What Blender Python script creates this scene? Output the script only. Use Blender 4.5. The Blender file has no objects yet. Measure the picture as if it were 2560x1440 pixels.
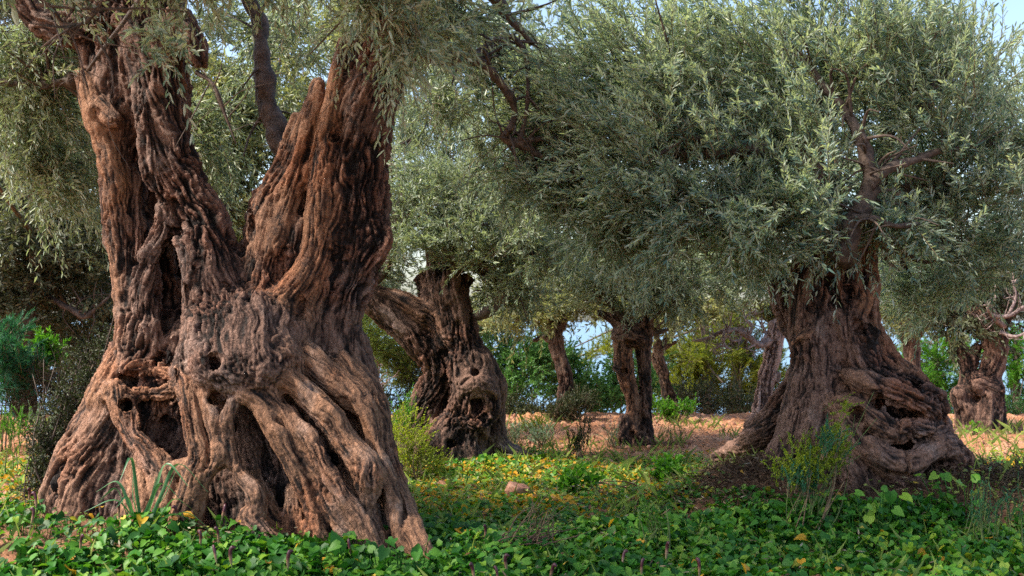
import bpy, math, os
import numpy as np
from math import radians

ONLY = os.environ.get('ONLY', '')          # development switch, empty = everything
rng = np.random.default_rng(7)
scene = bpy.context.scene
COL = scene.collection

# ------------------------------------------------------------------ camera
F = 2745.0; CAMH = 1.1; HORIZON = 800.0
PITCH = math.atan((HORIZON - 720) / F)
cam_d = bpy.data.cameras.new('camera'); cam = bpy.data.objects.new('camera', cam_d); COL.objects.link(cam)
cam.location = (0, 0, CAMH); cam.rotation_euler = (math.pi / 2 + PITCH, 0, 0)
cam_d.sensor_width = 36; cam_d.lens = 36 * F / 2560
cam_d.clip_start = 0.05; cam_d.clip_end = 20000
cam_d.dof.use_dof = True; cam_d.dof.focus_distance = 6.6; cam_d.dof.aperture_fstop = 5.6
scene.camera = cam

def at(px, py, Y):
    """point of the place seen at photograph pixel (px, py), Y metres in front of the camera"""
    x = (px - 1280) / F; u = (720 - py) / F
    yd = math.cos(PITCH) - u * math.sin(PITCH); zd = math.sin(PITCH) + u * math.cos(PITCH)
    s = Y / yd
    return np.array([x * s, Y, CAMH + zd * s])

# ------------------------------------------------------------------ noise
_T = np.random.default_rng(3).random((64, 64, 64)).astype(np.float32)
def noise3(p):
    """value noise 0..1, p is (n,3)"""
    i = np.floor(p).astype(np.int64); f = (p - i).astype(np.float32); f = f * f * (3 - 2 * f)
    i0 = i & 63; i1 = (i + 1) & 63
    x0, y0, z0 = i0.T; x1, y1, z1 = i1.T; fx, fy, fz = f.T
    a = _T[x0, y0, z0] * (1 - fx) + _T[x1, y0, z0] * fx
    b = _T[x0, y1, z0] * (1 - fx) + _T[x1, y1, z0] * fx
    c = _T[x0, y0, z1] * (1 - fx) + _T[x1, y0, z1] * fx
    d = _T[x0, y1, z1] * (1 - fx) + _T[x1, y1, z1] * fx
    return (a * (1 - fy) + b * fy) * (1 - fz) + (c * (1 - fy) + d * fy) * fz
def fbm(p, o=4):
    r = 0; a = 1; t = 0
    for k in range(o):
        r = r + a * noise3(p * 2.03 ** k + 17.3 * k); t += a; a *= .5
    return r / t

# ------------------------------------------------------------------ objects
def empty(name, loc, label, cat, group=None):
    o = bpy.data.objects.new(name, None); COL.objects.link(o); o.location = tuple(loc); o.empty_display_size = .1
    o['label'] = label; o['category'] = cat
    if group: o['group'] = group
    return o
def tag(o, label=None, cat=None, group=None, kind=None):
    if label: o['label'] = label
    if cat: o['category'] = cat
    if group: o['group'] = group
    if kind: o['kind'] = kind
    return o
def mesh_obj(name, V, loops, sizes, mat, parent=None, smooth=False, attrs=None, loc=None):
    """V (n,3) in world space, loops flat vertex indices, sizes per-face loop counts"""
    V = np.asarray(V, np.float32).reshape(-1, 3); loops = np.asarray(loops, np.int32).ravel()
    if np.isscalar(sizes): sizes = np.full(len(loops) // sizes, sizes, np.int32)
    sizes = np.asarray(sizes, np.int32)
    base = np.array(parent.location if parent and parent.type == 'EMPTY' and parent.parent is None else (loc if loc is not None else (0, 0, 0)), np.float32)
    if parent and not (parent.type == 'EMPTY'):
        base = np.array(parent.get('_b', (0, 0, 0)), np.float32)
    me = bpy.data.meshes.new(name)
    me.vertices.add(len(V)); me.vertices.foreach_set('co', (V - base).astype(np.float32).ravel())
    me.loops.add(len(loops)); me.loops.foreach_set('vertex_index', loops)
    me.polygons.add(len(sizes))
    me.polygons.foreach_set('loop_start', np.concatenate([[0], np.cumsum(sizes)[:-1]]).astype(np.int32))
    me.update(calc_edges=True)
    if smooth: me.polygons.foreach_set('use_smooth', np.ones(len(sizes), bool))
    for k, a in (attrs or {}).items():
        a = np.asarray(a, np.float32)
        at_ = me.attributes.new(k, 'FLOAT', 'POINT'); at_.data.foreach_set('value', a.ravel())
    if mat: me.materials.append(mat)
    me.validate()
    o = bpy.data.objects.new(name, me); COL.objects.link(o)
    if parent: o.parent = parent
    elif loc is not None: o.location = tuple(loc)
    return o

class MB:
    """collects pieces that become ONE mesh"""
    def __init__(s): s.V = []; s.L = []; s.S = []; s.A = []; s.n = 0
    def add(s, V, loops, sizes, a=0.0):
        V = np.asarray(V, np.float32).reshape(-1, 3); loops = np.asarray(loops, np.int64).ravel()
        if np.isscalar(sizes): sizes = np.full(len(loops) // sizes, sizes)
        s.V.append(V); s.L.append(loops + s.n); s.S.append(sizes); s.n += len(V)
        s.A.append(np.full(len(V), a, np.float32) if np.isscalar(a) else np.asarray(a, np.float32))
    def build(s, name, mat, parent=None, smooth=False, loc=None):
        return mesh_obj(name, np.concatenate(s.V), np.concatenate(s.L), np.concatenate(s.S), mat, parent, smooth, {'rnd': np.concatenate(s.A)}, loc)

def catmull(P, n):
    """P (m,k) -> smooth resample with n samples per span"""
    P = np.asarray(P, float)
    if len(P) == 2: 
        t = np.linspace(0, 1, n + 1)[:, None]; return P[0] * (1 - t) + P[1] * t
    Q = np.vstack([2 * P[0] - P[1], P, 2 * P[-1] - P[-2]]); out = []
    for i in range(1, len(Q) - 2):
        t = np.arange(n)[:, None] / n; a, b, c, d = Q[i - 1], Q[i], Q[i + 1], Q[i + 2]
        out.append(.5 * (2 * b + (c - a) * t + (2 * a - 5 * b + 4 * c - d) * t ** 2 + (3 * b - a - 3 * c + d) * t ** 3))
    out.append(P[-1:]); R = np.vstack(out)
    if R.shape[1] == 4: R[:, 3] = np.maximum(R[:, 3], min(P[:, 3]) * .7)
    return R

def sweep(mb, P, R, sides=7, rough=0.0, a=0.0):
    """tube along P (m,3) with radii R (m), irregular section"""
    P = np.asarray(P, float); m = len(P); R = np.asarray(R, float)
    T = np.gradient(P, axis=0); T /= np.linalg.norm(T, axis=1)[:, None] + 1e-9
    up = np.array([.13, .31, .94]); 
    N = np.cross(T, up); bad = np.linalg.norm(N, axis=1) < .1
    N[bad] = np.cross(T[bad], [1, .2, 0]); N /= np.linalg.norm(N, axis=1)[:, None]; B = np.cross(T, N)
    an = np.arange(sides) * 2 * math.pi / sides
    ring = N[:, None] * np.cos(an)[None, :, None] + B[:, None] * np.sin(an)[None, :, None]
    rr = R[:, None] * np.ones((1, sides))
    if rough: rr = rr * (1 + rough * (noise3((P[:, None] + ring * R[:, None, None]).reshape(-1, 3) * 14).reshape(m, sides) - .5) * 2)
    V = P[:, None] + ring * rr[:, :, None]
    i = np.arange(m - 1)[:, None] * sides; j = np.arange(sides)[None]; k = (j + 1) % sides
    q = np.stack([i + j, i + k, i + sides + k, i + sides + j], -1).reshape(-1)
    loops = np.concatenate([q, np.arange(sides)[::-1], (m - 1) * sides + np.arange(sides)])
    sizes = np.concatenate([np.full((m - 1) * sides, 4), [sides, sides]])
    mb.add(V.reshape(-1, 3), loops, sizes, a)

# ------------------------------------------------------------------ materials
def new_mat(name):
    m = bpy.data.materials.new(name); m.use_nodes = True; nt = m.node_tree; nt.nodes.clear()
    return m, nt
def N(nt, t, **kw):
    n = nt.nodes.new(t)
    for k, v in kw.items():
        if k.startswith('i_'):
            key = k[2:]; key = int(key) if key.isdigit() else key.replace('_', ' ')
            n.inputs[key].default_value = v
        else: setattr(n, k, v)
    return n
def ramp(nt, stops, src=None, interp='LINEAR'):
    n = nt.nodes.new('ShaderNodeValToRGB'); cr = n.color_ramp; cr.interpolation = interp
    while len(cr.elements) < len(stops): cr.elements.new(.5)
    for e, (p, c) in zip(cr.elements, stops): e.position = p; e.color = (*c, 1)
    if src is not None: nt.links.new(src, n.inputs[0])
    return n
def attr(nt, name): return N(nt, 'ShaderNodeAttribute', attribute_name=name).outputs['Fac']
def out(nt, sh): 
    o = nt.nodes.new('ShaderNodeOutputMaterial'); nt.links.new(sh, o.inputs['Surface'])

def bark_mat(name, dark, mid, light, pale, tint=(1.1, .88, .76)):
    m, nt = new_mat(name); L = nt.links.new
    g = attr(nt, 'grain'); w = attr(nt, 'wood'); pt = attr(nt, 'patch')
    geo = N(nt, 'ShaderNodeTexCoord').outputs['Object']
    c1 = ramp(nt, [(.26, dark), (.44, tuple(.75 * q for q in mid)), (.6, tuple(.5 * (p + q) for p, q in zip(mid, light))), (.82, light)], g)
    c2 = ramp(nt, [(.2, dark), (.42, tuple(.5 * a + .25 * b for a, b in zip(mid, pale))), (.62, tuple(.9 * q for q in pale)), (.85, tuple(1.15 * q for q in pale))], g)
    mx = N(nt, 'ShaderNodeMix', data_type='RGBA'); L(w, mx.inputs[0]); L(c1.outputs[0], mx.inputs[6]); L(c2.outputs[0], mx.inputs[7])
    # reddish and grey weather patches
    mr = N(nt, 'ShaderNodeMapRange', i_1=.5, i_2=.72); L(pt, mr.inputs[0])
    m2 = N(nt, 'ShaderNodeMix', data_type='RGBA', blend_type='MIX'); L(mr.outputs[0], m2.inputs[0]); L(mx.outputs[2], m2.inputs[6])
    t2 = N(nt, 'ShaderNodeMix', data_type='RGBA', blend_type='MULTIPLY'); t2.inputs[0].default_value = 1; L(mx.outputs[2], t2.inputs[6]); t2.inputs[7].default_value = (*tint, 1)
    L(t2.outputs[2], m2.inputs[7])
    mp = N(nt, 'ShaderNodeMapping'); mp.inputs['Scale'].default_value = (1, 1, .6); L(geo, mp.inputs['Vector']); geo = mp.outputs[0]
    gz = N(nt, 'ShaderNodeTexNoise', i_Scale=3.6, i_Detail=5.0, i_Roughness=.6); L(geo, gz.inputs['Vector'])
    gr = N(nt, 'ShaderNodeMapRange', i_1=.54, i_2=.70, i_4=.6); L(gz.outputs[0], gr.inputs[0])
    hs = N(nt, 'ShaderNodeHueSaturation', i_Saturation=.45, i_Value=1.2); L(m2.outputs[2], hs.inputs['Color'])
    mg = N(nt, 'ShaderNodeMix', data_type='RGBA'); L(gr.outputs[0], mg.inputs[0]); L(m2.outputs[2], mg.inputs[6]); L(hs.outputs[0], mg.inputs[7]); m2 = mg
    nz = N(nt, 'ShaderNodeTexNoise', i_Scale=52.0, i_Detail=7.0, i_Roughness=.72); L(geo, nz.inputs['Vector'])
    rn = ramp(nt, [(.3, (.62, .6, .58)), (.52, (1, 1, 1)), (.74, (1.28, 1.26, 1.24))], nz.outputs[0])
    m3 = N(nt, 'ShaderNodeMix', data_type='RGBA', blend_type='MULTIPLY'); m3.inputs[0].default_value = .9; L(m2.outputs[2], m3.inputs[6]); L(rn.outputs[0], m3.inputs[7])
    vo = N(nt, 'ShaderNodeTexVoronoi', feature='DISTANCE_TO_EDGE', i_Scale=42.0); 
    wp = N(nt, 'ShaderNodeVectorMath', operation='MULTIPLY_ADD'); L(nz.outputs['Color'], wp.inputs[0]); wp.inputs[1].default_value = (.035, .035, .035); L(geo, wp.inputs[2]); L(wp.outputs[0], vo.inputs['Vector'])
    cr = N(nt, 'ShaderNodeMapRange', i_1=0.0, i_2=.18); L(vo.outputs['Distance'], cr.inputs[0])
    ck = N(nt, 'ShaderNodeMapRange', i_1=0.0, i_2=.06, i_3=.72, i_4=1.0); L(vo.outputs['Distance'], ck.inputs[0])
    wf = N(nt, 'ShaderNodeMath', operation='MULTIPLY_ADD', i_1=-.75, i_2=.9); L(w, wf.inputs[0])
    m4 = N(nt, 'ShaderNodeMix', data_type='RGBA', blend_type='MULTIPLY'); L(wf.outputs[0], m4.inputs[0]); L(m3.outputs[2], m4.inputs[6]); L(ck.outputs[0], m4.inputs[7]); m3 = m4
    ad = N(nt, 'ShaderNodeMath', operation='MULTIPLY_ADD', i_1=.9); L(cr.outputs[0], ad.inputs[0]); L(nz.outputs[0], ad.inputs[2])
    bp = N(nt, 'ShaderNodeBump', i_Strength=.7, i_Distance=.009); L(ad.outputs[0], bp.inputs['Height'])
    p = N(nt, 'ShaderNodeBsdfPrincipled', i_Roughness=.72); p.inputs['Specular IOR Level'].default_value = .35
    L(m3.outputs[2], p.inputs['Base Color']); L(bp.outputs[0], p.inputs['Normal']); out(nt, p.outputs[0])
    return m

def twig_mat(name, col, sc=30.0, bs=.6, bd=.006):
    m, nt = new_mat(name); L = nt.links.new
    geo = N(nt, 'ShaderNodeTexCoord').outputs['Object']
    nz = N(nt, 'ShaderNodeTexNoise', i_Scale=sc, i_Detail=7.0, i_Roughness=.68); L(geo, nz.inputs['Vector'])
    r = ramp(nt, [(.34, tuple(.28 * c for c in col)), (.5, col), (.68, tuple(1.8 * c for c in col))], nz.outputs[0])
    bp = N(nt, 'ShaderNodeBump', i_Strength=bs, i_Distance=bd); L(nz.outputs[0], bp.inputs['Height'])
    p = N(nt, 'ShaderNodeBsdfPrincipled', i_Roughness=.75); L(r.outputs[0], p.inputs['Base Color']); L(bp.outputs[0], p.inputs['Normal']); out(nt, p.outputs[0])
    return m

def leaf_mat(name, stops, under=None, rough=.42, trans=.3, spec=.5):
    """stops: colours over the per-leaf random value; under: colour of the leaf's lower side"""
    m, nt = new_mat(name); L = nt.links.new
    r = ramp(nt, stops, attr(nt, 'rnd')); c = r.outputs[0]
    if under:
        bf = N(nt, 'ShaderNodeNewGeometry').outputs['Backfacing']
        mx = N(nt, 'ShaderNodeMix', data_type='RGBA'); L(bf, mx.inputs[0]); L(c, mx.inputs[6]); mx.inputs[7].default_value = (*under, 1); c = mx.outputs[2]
    p = N(nt, 'ShaderNodeBsdfPrincipled', i_Roughness=rough); p.inputs['Specular IOR Level'].default_value = spec; L(c, p.inputs['Base Color'])
    t = N(nt, 'ShaderNodeBsdfTranslucent'); 
    ml = N(nt, 'ShaderNodeMix', data_type='RGBA', blend_type='MULTIPLY'); ml.inputs[0].default_value = 1; L(c, ml.inputs[6]); ml.inputs[7].default_value = (1.5, 1.6, .7, 1); L(ml.outputs[2], t.inputs[0])
    ms = N(nt, 'ShaderNodeMixShader', i_0=trans); L(p.outputs[0], ms.inputs[1]); L(t.outputs[0], ms.inputs[2]); out(nt, ms.outputs[0])
    return m

BARK = bark_mat('olive_bark', (.008, .004, .003), (.080, .039, .027), (.225, .130, .095), (.32, .16, .085))
BARK_GREY = bark_mat('grey_olive_bark', (.012, .006, .004), (.09, .05, .035), (.21, .13, .095), (.27, .165, .11), (1, .9, .85))
BARK_PINK = bark_mat('pinkish_bark', (.06, .035, .03), (.30, .19, .16), (.5, .36, .32), (.5, .36, .3), (1, .95, .95))
LIMB = twig_mat('limb_bark', (.095, .066, .052), 22.0, 1.0, .014); LIMB_PALE = twig_mat('pale_limb_bark', (.25, .18, .165)); TWIG = twig_mat('twig_bark', (.14, .095, .05))
DRY = twig_mat('dry_twig', (.085, .06, .045)); DRYPINK = twig_mat('bare_twig', (.2, .12, .1))

# ------------------------------------------------------------------ gnarled wood: signed distance field -> surface
class Wood:
    def __init__(s, lo, hi, vox):
        s.lo = np.array(lo, float); s.vox = vox
        s.n = np.ceil((np.array(hi) - s.lo) / vox).astype(int) + 1
        s.d = np.full(tuple(s.n), .5, np.float32)
        s.ax = [(s.lo[k] + np.arange(s.n[k]) * vox).astype(np.float32) for k in range(3)]
        s.segs = []
    def box(s, lo, hi):
        a = np.clip(np.floor((np.asarray(lo) - s.lo) / s.vox).astype(int), 0, s.n); b = np.clip(np.ceil((np.asarray(hi) - s.lo) / s.vox).astype(int) + 1, 0, s.n)
        return tuple(slice(i, j) for i, j in zip(a, b))
    def tubefield(s, P, sl, pad, flat=None):
        sub = np.full([q.stop - q.start for q in sl], .5, np.float32)
        for i in range(len(P) - 1):
            a, b = P[i, :3], P[i + 1, :3]; ra, rb = P[i, 3], P[i + 1, 3]; m = max(ra, rb) + pad
            l2 = s.box(np.minimum(a, b) - m, np.maximum(a, b) + m)
            l2 = tuple(slice(max(x.start, y.start), min(x.stop, y.stop)) for x, y in zip(l2, sl))
            if any(q.stop <= q.start for q in l2): continue
            x = s.ax[0][l2[0]][:, None, None] - a[0]; y = s.ax[1][l2[1]][None, :, None] - a[1]; z = s.ax[2][l2[2]][None, None, :] - a[2]
            v = b - a; h = np.clip((x * v[0] + y * v[1] + z * v[2]) / max(v @ v, 1e-9), 0, 1)
            d = np.sqrt((x - h * v[0]) ** 2 + (y - h * v[1]) ** 2 + (z - h * v[2]) ** 2) - (ra + h * (rb - ra))
            t = tuple(slice(p.start - q.start, p.stop - q.start) for p, q in zip(l2, sl))
            sub[t] = np.minimum(sub[t], d)
        return sub
    def tube(s, P, k=.05, wood=0.0, n=5, cut=False, twist=.0):
        """P rows (x,y,z,r)"""
        P = catmull(P, n) if len(P) > 1 else np.vstack([P, P + [1e-4, 0, 0, 0]])
        pad = k + .03; R = P[:, 3:].max()
        sl = s.box(P[:, :3].min(0) - R - pad, P[:, :3].max(0) + R + pad)
        if any(q.stop <= q.start for q in sl): return
        t = s.tubefield(P, sl, pad); f = s.d[sl]
        if cut:
            t = -t; h = np.maximum(k - np.abs(f - t), 0) / k; s.d[sl] = np.maximum(f, t) + h * h * k * .25
        else:
            h = np.maximum(k - np.abs(f - t), 0) / k; s.d[sl] = np.minimum(f, t) - h * h * k * .25
            for i in range(len(P) - 1): s.segs.append((P[i, :3], P[i + 1, :3], P[i, 3], P[i + 1, 3], wood, twist))
    def surface(s):
        d = s.d; ins = d < 0
        cnt = np.zeros(tuple(s.n - 1), np.int8)
        sh = [(i, j, k) for i in (0, 1) for j in (0, 1) for k in (0, 1)]
        def S(A, o): return A[o[0]:A.shape[0] - 1 + o[0], o[1]:A.shape[1] - 1 + o[1], o[2]:A.shape[2] - 1 + o[2]]
        for o in sh: cnt += S(ins, o)
        act = np.argwhere((cnt > 0) & (cnt < 8)); idx = np.full(cnt.shape, -1, np.int32); idx[tuple(act.T)] = np.arange(len(act))
        vals = np.stack([d[tuple((act + o).T)] for o in sh], 1); C = np.array(sh, np.float32)
        acc = np.zeros((len(act), 3), np.float32); num = np.zeros(len(act), np.float32)
        for i in range(8):
            for j in range(i + 1, 8):
                if np.abs(C[i] - C[j]).sum() != 1: continue
                a, b = vals[:, i], vals[:, j]; m = (a < 0) != (b < 0)
                t = np.where(m, a / np.where(m, a - b, 1), 0)
                acc += m[:, None] * (C[i] + t[:, None] * (C[j] - C[i])); num += m
        V = s.lo + (act + acc / num[:, None]) * s.vox
        quads = []
        for ax in range(3):
            o1 = [0, 0, 0]; o1[ax] = 1; u, v = [(1, 2), (2, 0), (0, 1)][ax]
            A = ins[1:-1, 1:-1, 1:-1]; B = ins[1 + o1[0]:ins.shape[0] - 1 + o1[0], 1 + o1[1]:ins.shape[1] - 1 + o1[1], 1 + o1[2]:ins.shape[2] - 1 + o1[2]]
            e = np.argwhere(A != B) + 1
            e = e[(e[:, ax] < s.n[ax] - 1)]
            du = np.zeros(3, int); du[u] = 1; dv = np.zeros(3, int); dv[v] = 1
            q = np.stack([idx[tuple((e - du - dv).T)], idx[tuple((e - dv).T)], idx[tuple(e.T)], idx[tuple((e - du).T)]], 1)
            fl = ~ins[tuple(e.T)]; q[fl] = q[fl][:, ::-1]
            quads.append(q)
        Q = np.concatenate(quads); Q = Q[(Q >= 0).all(1)]
        return V.astype(np.float64), Q
    def build(s, name, mat, parent, amp=1.0, scale=1.0, keep=True, hook=None):
        V, Q = s.surface()
        # vertex normals from faces
        def normals(V):
            fn = np.cross(V[Q[:, 2]] - V[Q[:, 0]], V[Q[:, 3]] - V[Q[:, 1]]); n = np.zeros_like(V)
            for k in range(3):
                a = fn[:, k]
                n[:, k] = sum(np.bincount(Q[:, c], a, len(V)) for c in range(4))
            return n / (np.linalg.norm(n, axis=1)[:, None] + 1e-12)
        nr = normals(V)
        A = np.zeros_like(V); W = np.full(len(V), 1e-6); wd = np.zeros(len(V))
        for a, b, ra, rb, wood, twist in s.segs:
            m = max(ra, rb) + .10; lo = np.minimum(a, b) - m; hi = np.maximum(a, b) + m
            ii = np.nonzero(((V > lo) & (V < hi)).all(1))[0]
            if not len(ii): continue
            p = V[ii] - a; v = b - a; L2 = max(v @ v, 1e-9); h = np.clip(p @ v / L2, 0, 1)
            q = p - h[:, None] * v; d = np.linalg.norm(q, axis=1) - (ra + h * (rb - ra)); w = np.exp(-np.clip(d + .01, -.02, 1) / .012)
            u = v / math.sqrt(L2); 
            if u[2] > 0: u = -u
            ax_ = u + twist * np.cross(u, nr[ii])
            A[ii] += w[:, None] * ax_; W[ii] += w; wd[ii] += w * wood
        wd /= W; A /= np.linalg.norm(A, axis=1)[:, None] + 1e-9
        # lumps
        V2 = V + nr * ((fbm(V * 7 / scale, 3) - .5) * .038 * amp * scale * (1 - .45 * np.clip(wd, 0, 1)))[:, None]
        # along-grain streaks
        def lic(fr, st, k=9):
            r = 0
            for t in np.linspace(-1, 1, k): r = r + noise3((V + A * t * st) * fr + 5.1 * fr)
            r = r / k; return np.clip((r - .5) * k ** .5 * .85 + .5, 0, 1)
        Wp = (fbm(V * 9, 2) - .5)[:, None] * .05; V_ = V; V = V + Wp
        g1 = lic(24 / scale, .17 * scale, 13); g2 = lic(56 / scale, .10 * scale, 13); g3 = lic(115 / scale, .05 * scale, 9)
        V = V_
        # cross cracks break the ridges into bark plates
        r1 = 1 - np.abs(g1 - .5) * 2.4; r2 = 1 - np.abs(g2 - .5) * 2.2
        pat = fbm(V * 3.1 + 40, 3); rough = np.clip((pat - .40) * 6, .3, 1.15) * (1 - .72 * wd)
        fine = fbm(V * 60 / scale, 2) - .5
        disp = (g1 - .5) * .028 * (1 - .6 * wd) - np.clip(r1, 0, 1) ** 4 * .028 * rough - np.clip(r2, 0, 1) ** 3 * .022 * rough + (g3 - .5) * .022 * (rough + .3) + fine * .009 * rough
        V3 = V2 + nr * (disp * amp * scale)[:, None]
        grain = np.clip(.66 + (g1 - .5) * .45 - np.clip(r1, 0, 1) ** 4 * .34 * rough - np.clip(r2, 0, 1) ** 3 * .34 * rough + (g3 - .5) * .9 + (g2 - .5) * .4 + fine * .3 * rough, 0, 1)
        if keep:   # drop what lies under the ground
            ok = V3[:, 2] > ground_z(V3[:, 0], V3[:, 1]) - .08; fk = ok[Q].all(1); Q = Q[fk]
            used = np.zeros(len(V3), bool); used[Q.ravel()] = True; rm = np.cumsum(used) - 1
            V3, grain, wd, pat, Q = V3[used], grain[used], wd[used], pat[used], rm[Q]
        o = mesh_obj(name, V3, Q.ravel(), 4, mat, parent, True, {'grain': grain, 'wood': np.clip(wd, 0, 1), 'patch': pat})
        return o

def sketch(wd, Y0, items):
    """items: (list of (px, py, depth offset, radius px), options) -> tubes"""
    for pts, *opt in items:
        opt = opt[0] if opt else {}
        P = []
        for px, py, d, r in pts:
            P.append(np.append(at(px, py, Y0 + d), r * (Y0 + d) / F))
        wd.tube(np.array(P), **opt)

# ------------------------------------------------------------------ ground
def sstep(a, b, x): t = np.clip((x - a) / (b - a), 0, 1); return t * t * (3 - 2 * t)
MOUNDS = [(*at(2150, 1250, 6.7)[:2], 1.15, .95, .21), (*at(1900, 1215, 6.6)[:2], .45, .5, .10), (*at(1180, 1150, 8.7)[:2], .8, .6, .05), (*at(2480, 1260, 6.4)[:2], .6, .5, .1), (*at(200, 1300, 5.5)[:2], 1.15, .8, .13)]
def ground_z(x, y):
    x = np.asarray(x, float); y = np.asarray(y, float); z = np.zeros(np.broadcast(x, y).shape)
    for mx, my, sx, sy, h in MOUNDS:
        q = ((x - mx) / sx) ** 2 + ((y - my) / sy) ** 2; z = z + h * np.exp(-(q * .9) ** 1.6)
    p = np.stack([x, y, np.zeros_like(x)], -1).reshape(-1, 3)
    z = z + ((noise3(p * .9 + 3) - .5) * .05).reshape(z.shape) * sstep(60, 20, y)
    z = z - .085 * sstep(10.4, 8.6, y)
    z = z - np.clip(y - 12.2, 0, 22) * .34 * sstep(12.2, 15, y)
    return z

# ------------------------------------------------------------------ light, sky, camera response
SUN_EL, SUN_AZ = radians(48), radians(256)      # azimuth measured from +Y towards +X: from the left
w = bpy.data.worlds.new('World'); scene.world = w; w.use_nodes = True
bg = w.node_tree.nodes['Background']; sky = w.node_tree.nodes.new('ShaderNodeTexSky'); sky.sky_type = 'NISHITA'; sky.sun_disc = False
sky.sun_elevation = SUN_EL; sky.sun_rotation = SUN_AZ; sky.dust_density = 2.5; sky.air_density = 1.0; sky.ozone_density = 1.0
w.node_tree.links.new(sky.outputs[0], bg.inputs[0]); bg.inputs[1].default_value = .15
sl = bpy.data.lights.new('sun', 'SUN'); so = bpy.data.objects.new('sun', sl); COL.objects.link(so)
sl.energy = 3.6; sl.angle = radians(4.0); sl.color = (1, .90, .76)
so.rotation_euler = (math.pi / 2 - SUN_EL, 0, -SUN_AZ + math.pi)
scene.view_settings.view_transform = 'Standard'; scene.view_settings.look = 'None'; scene.view_settings.exposure = 1.24; scene.view_settings.gamma = 1
scene.cycles.use_denoising = False; scene.cycles.sample_clamp_indirect = 3.0; scene.cycles.sample_clamp_direct = 12.0; scene.cycles.max_bounces = 6; scene.cycles.transparent_max_bounces = 4; scene.cycles.caustics_reflective = False; scene.cycles.caustics_refractive = False

# ------------------------------------------------------------------ the trees' wood
def base_of(px, py, Y):
    p = at(px, py, Y); p[2] = ground_z(p[0], p[1]); return p

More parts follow.
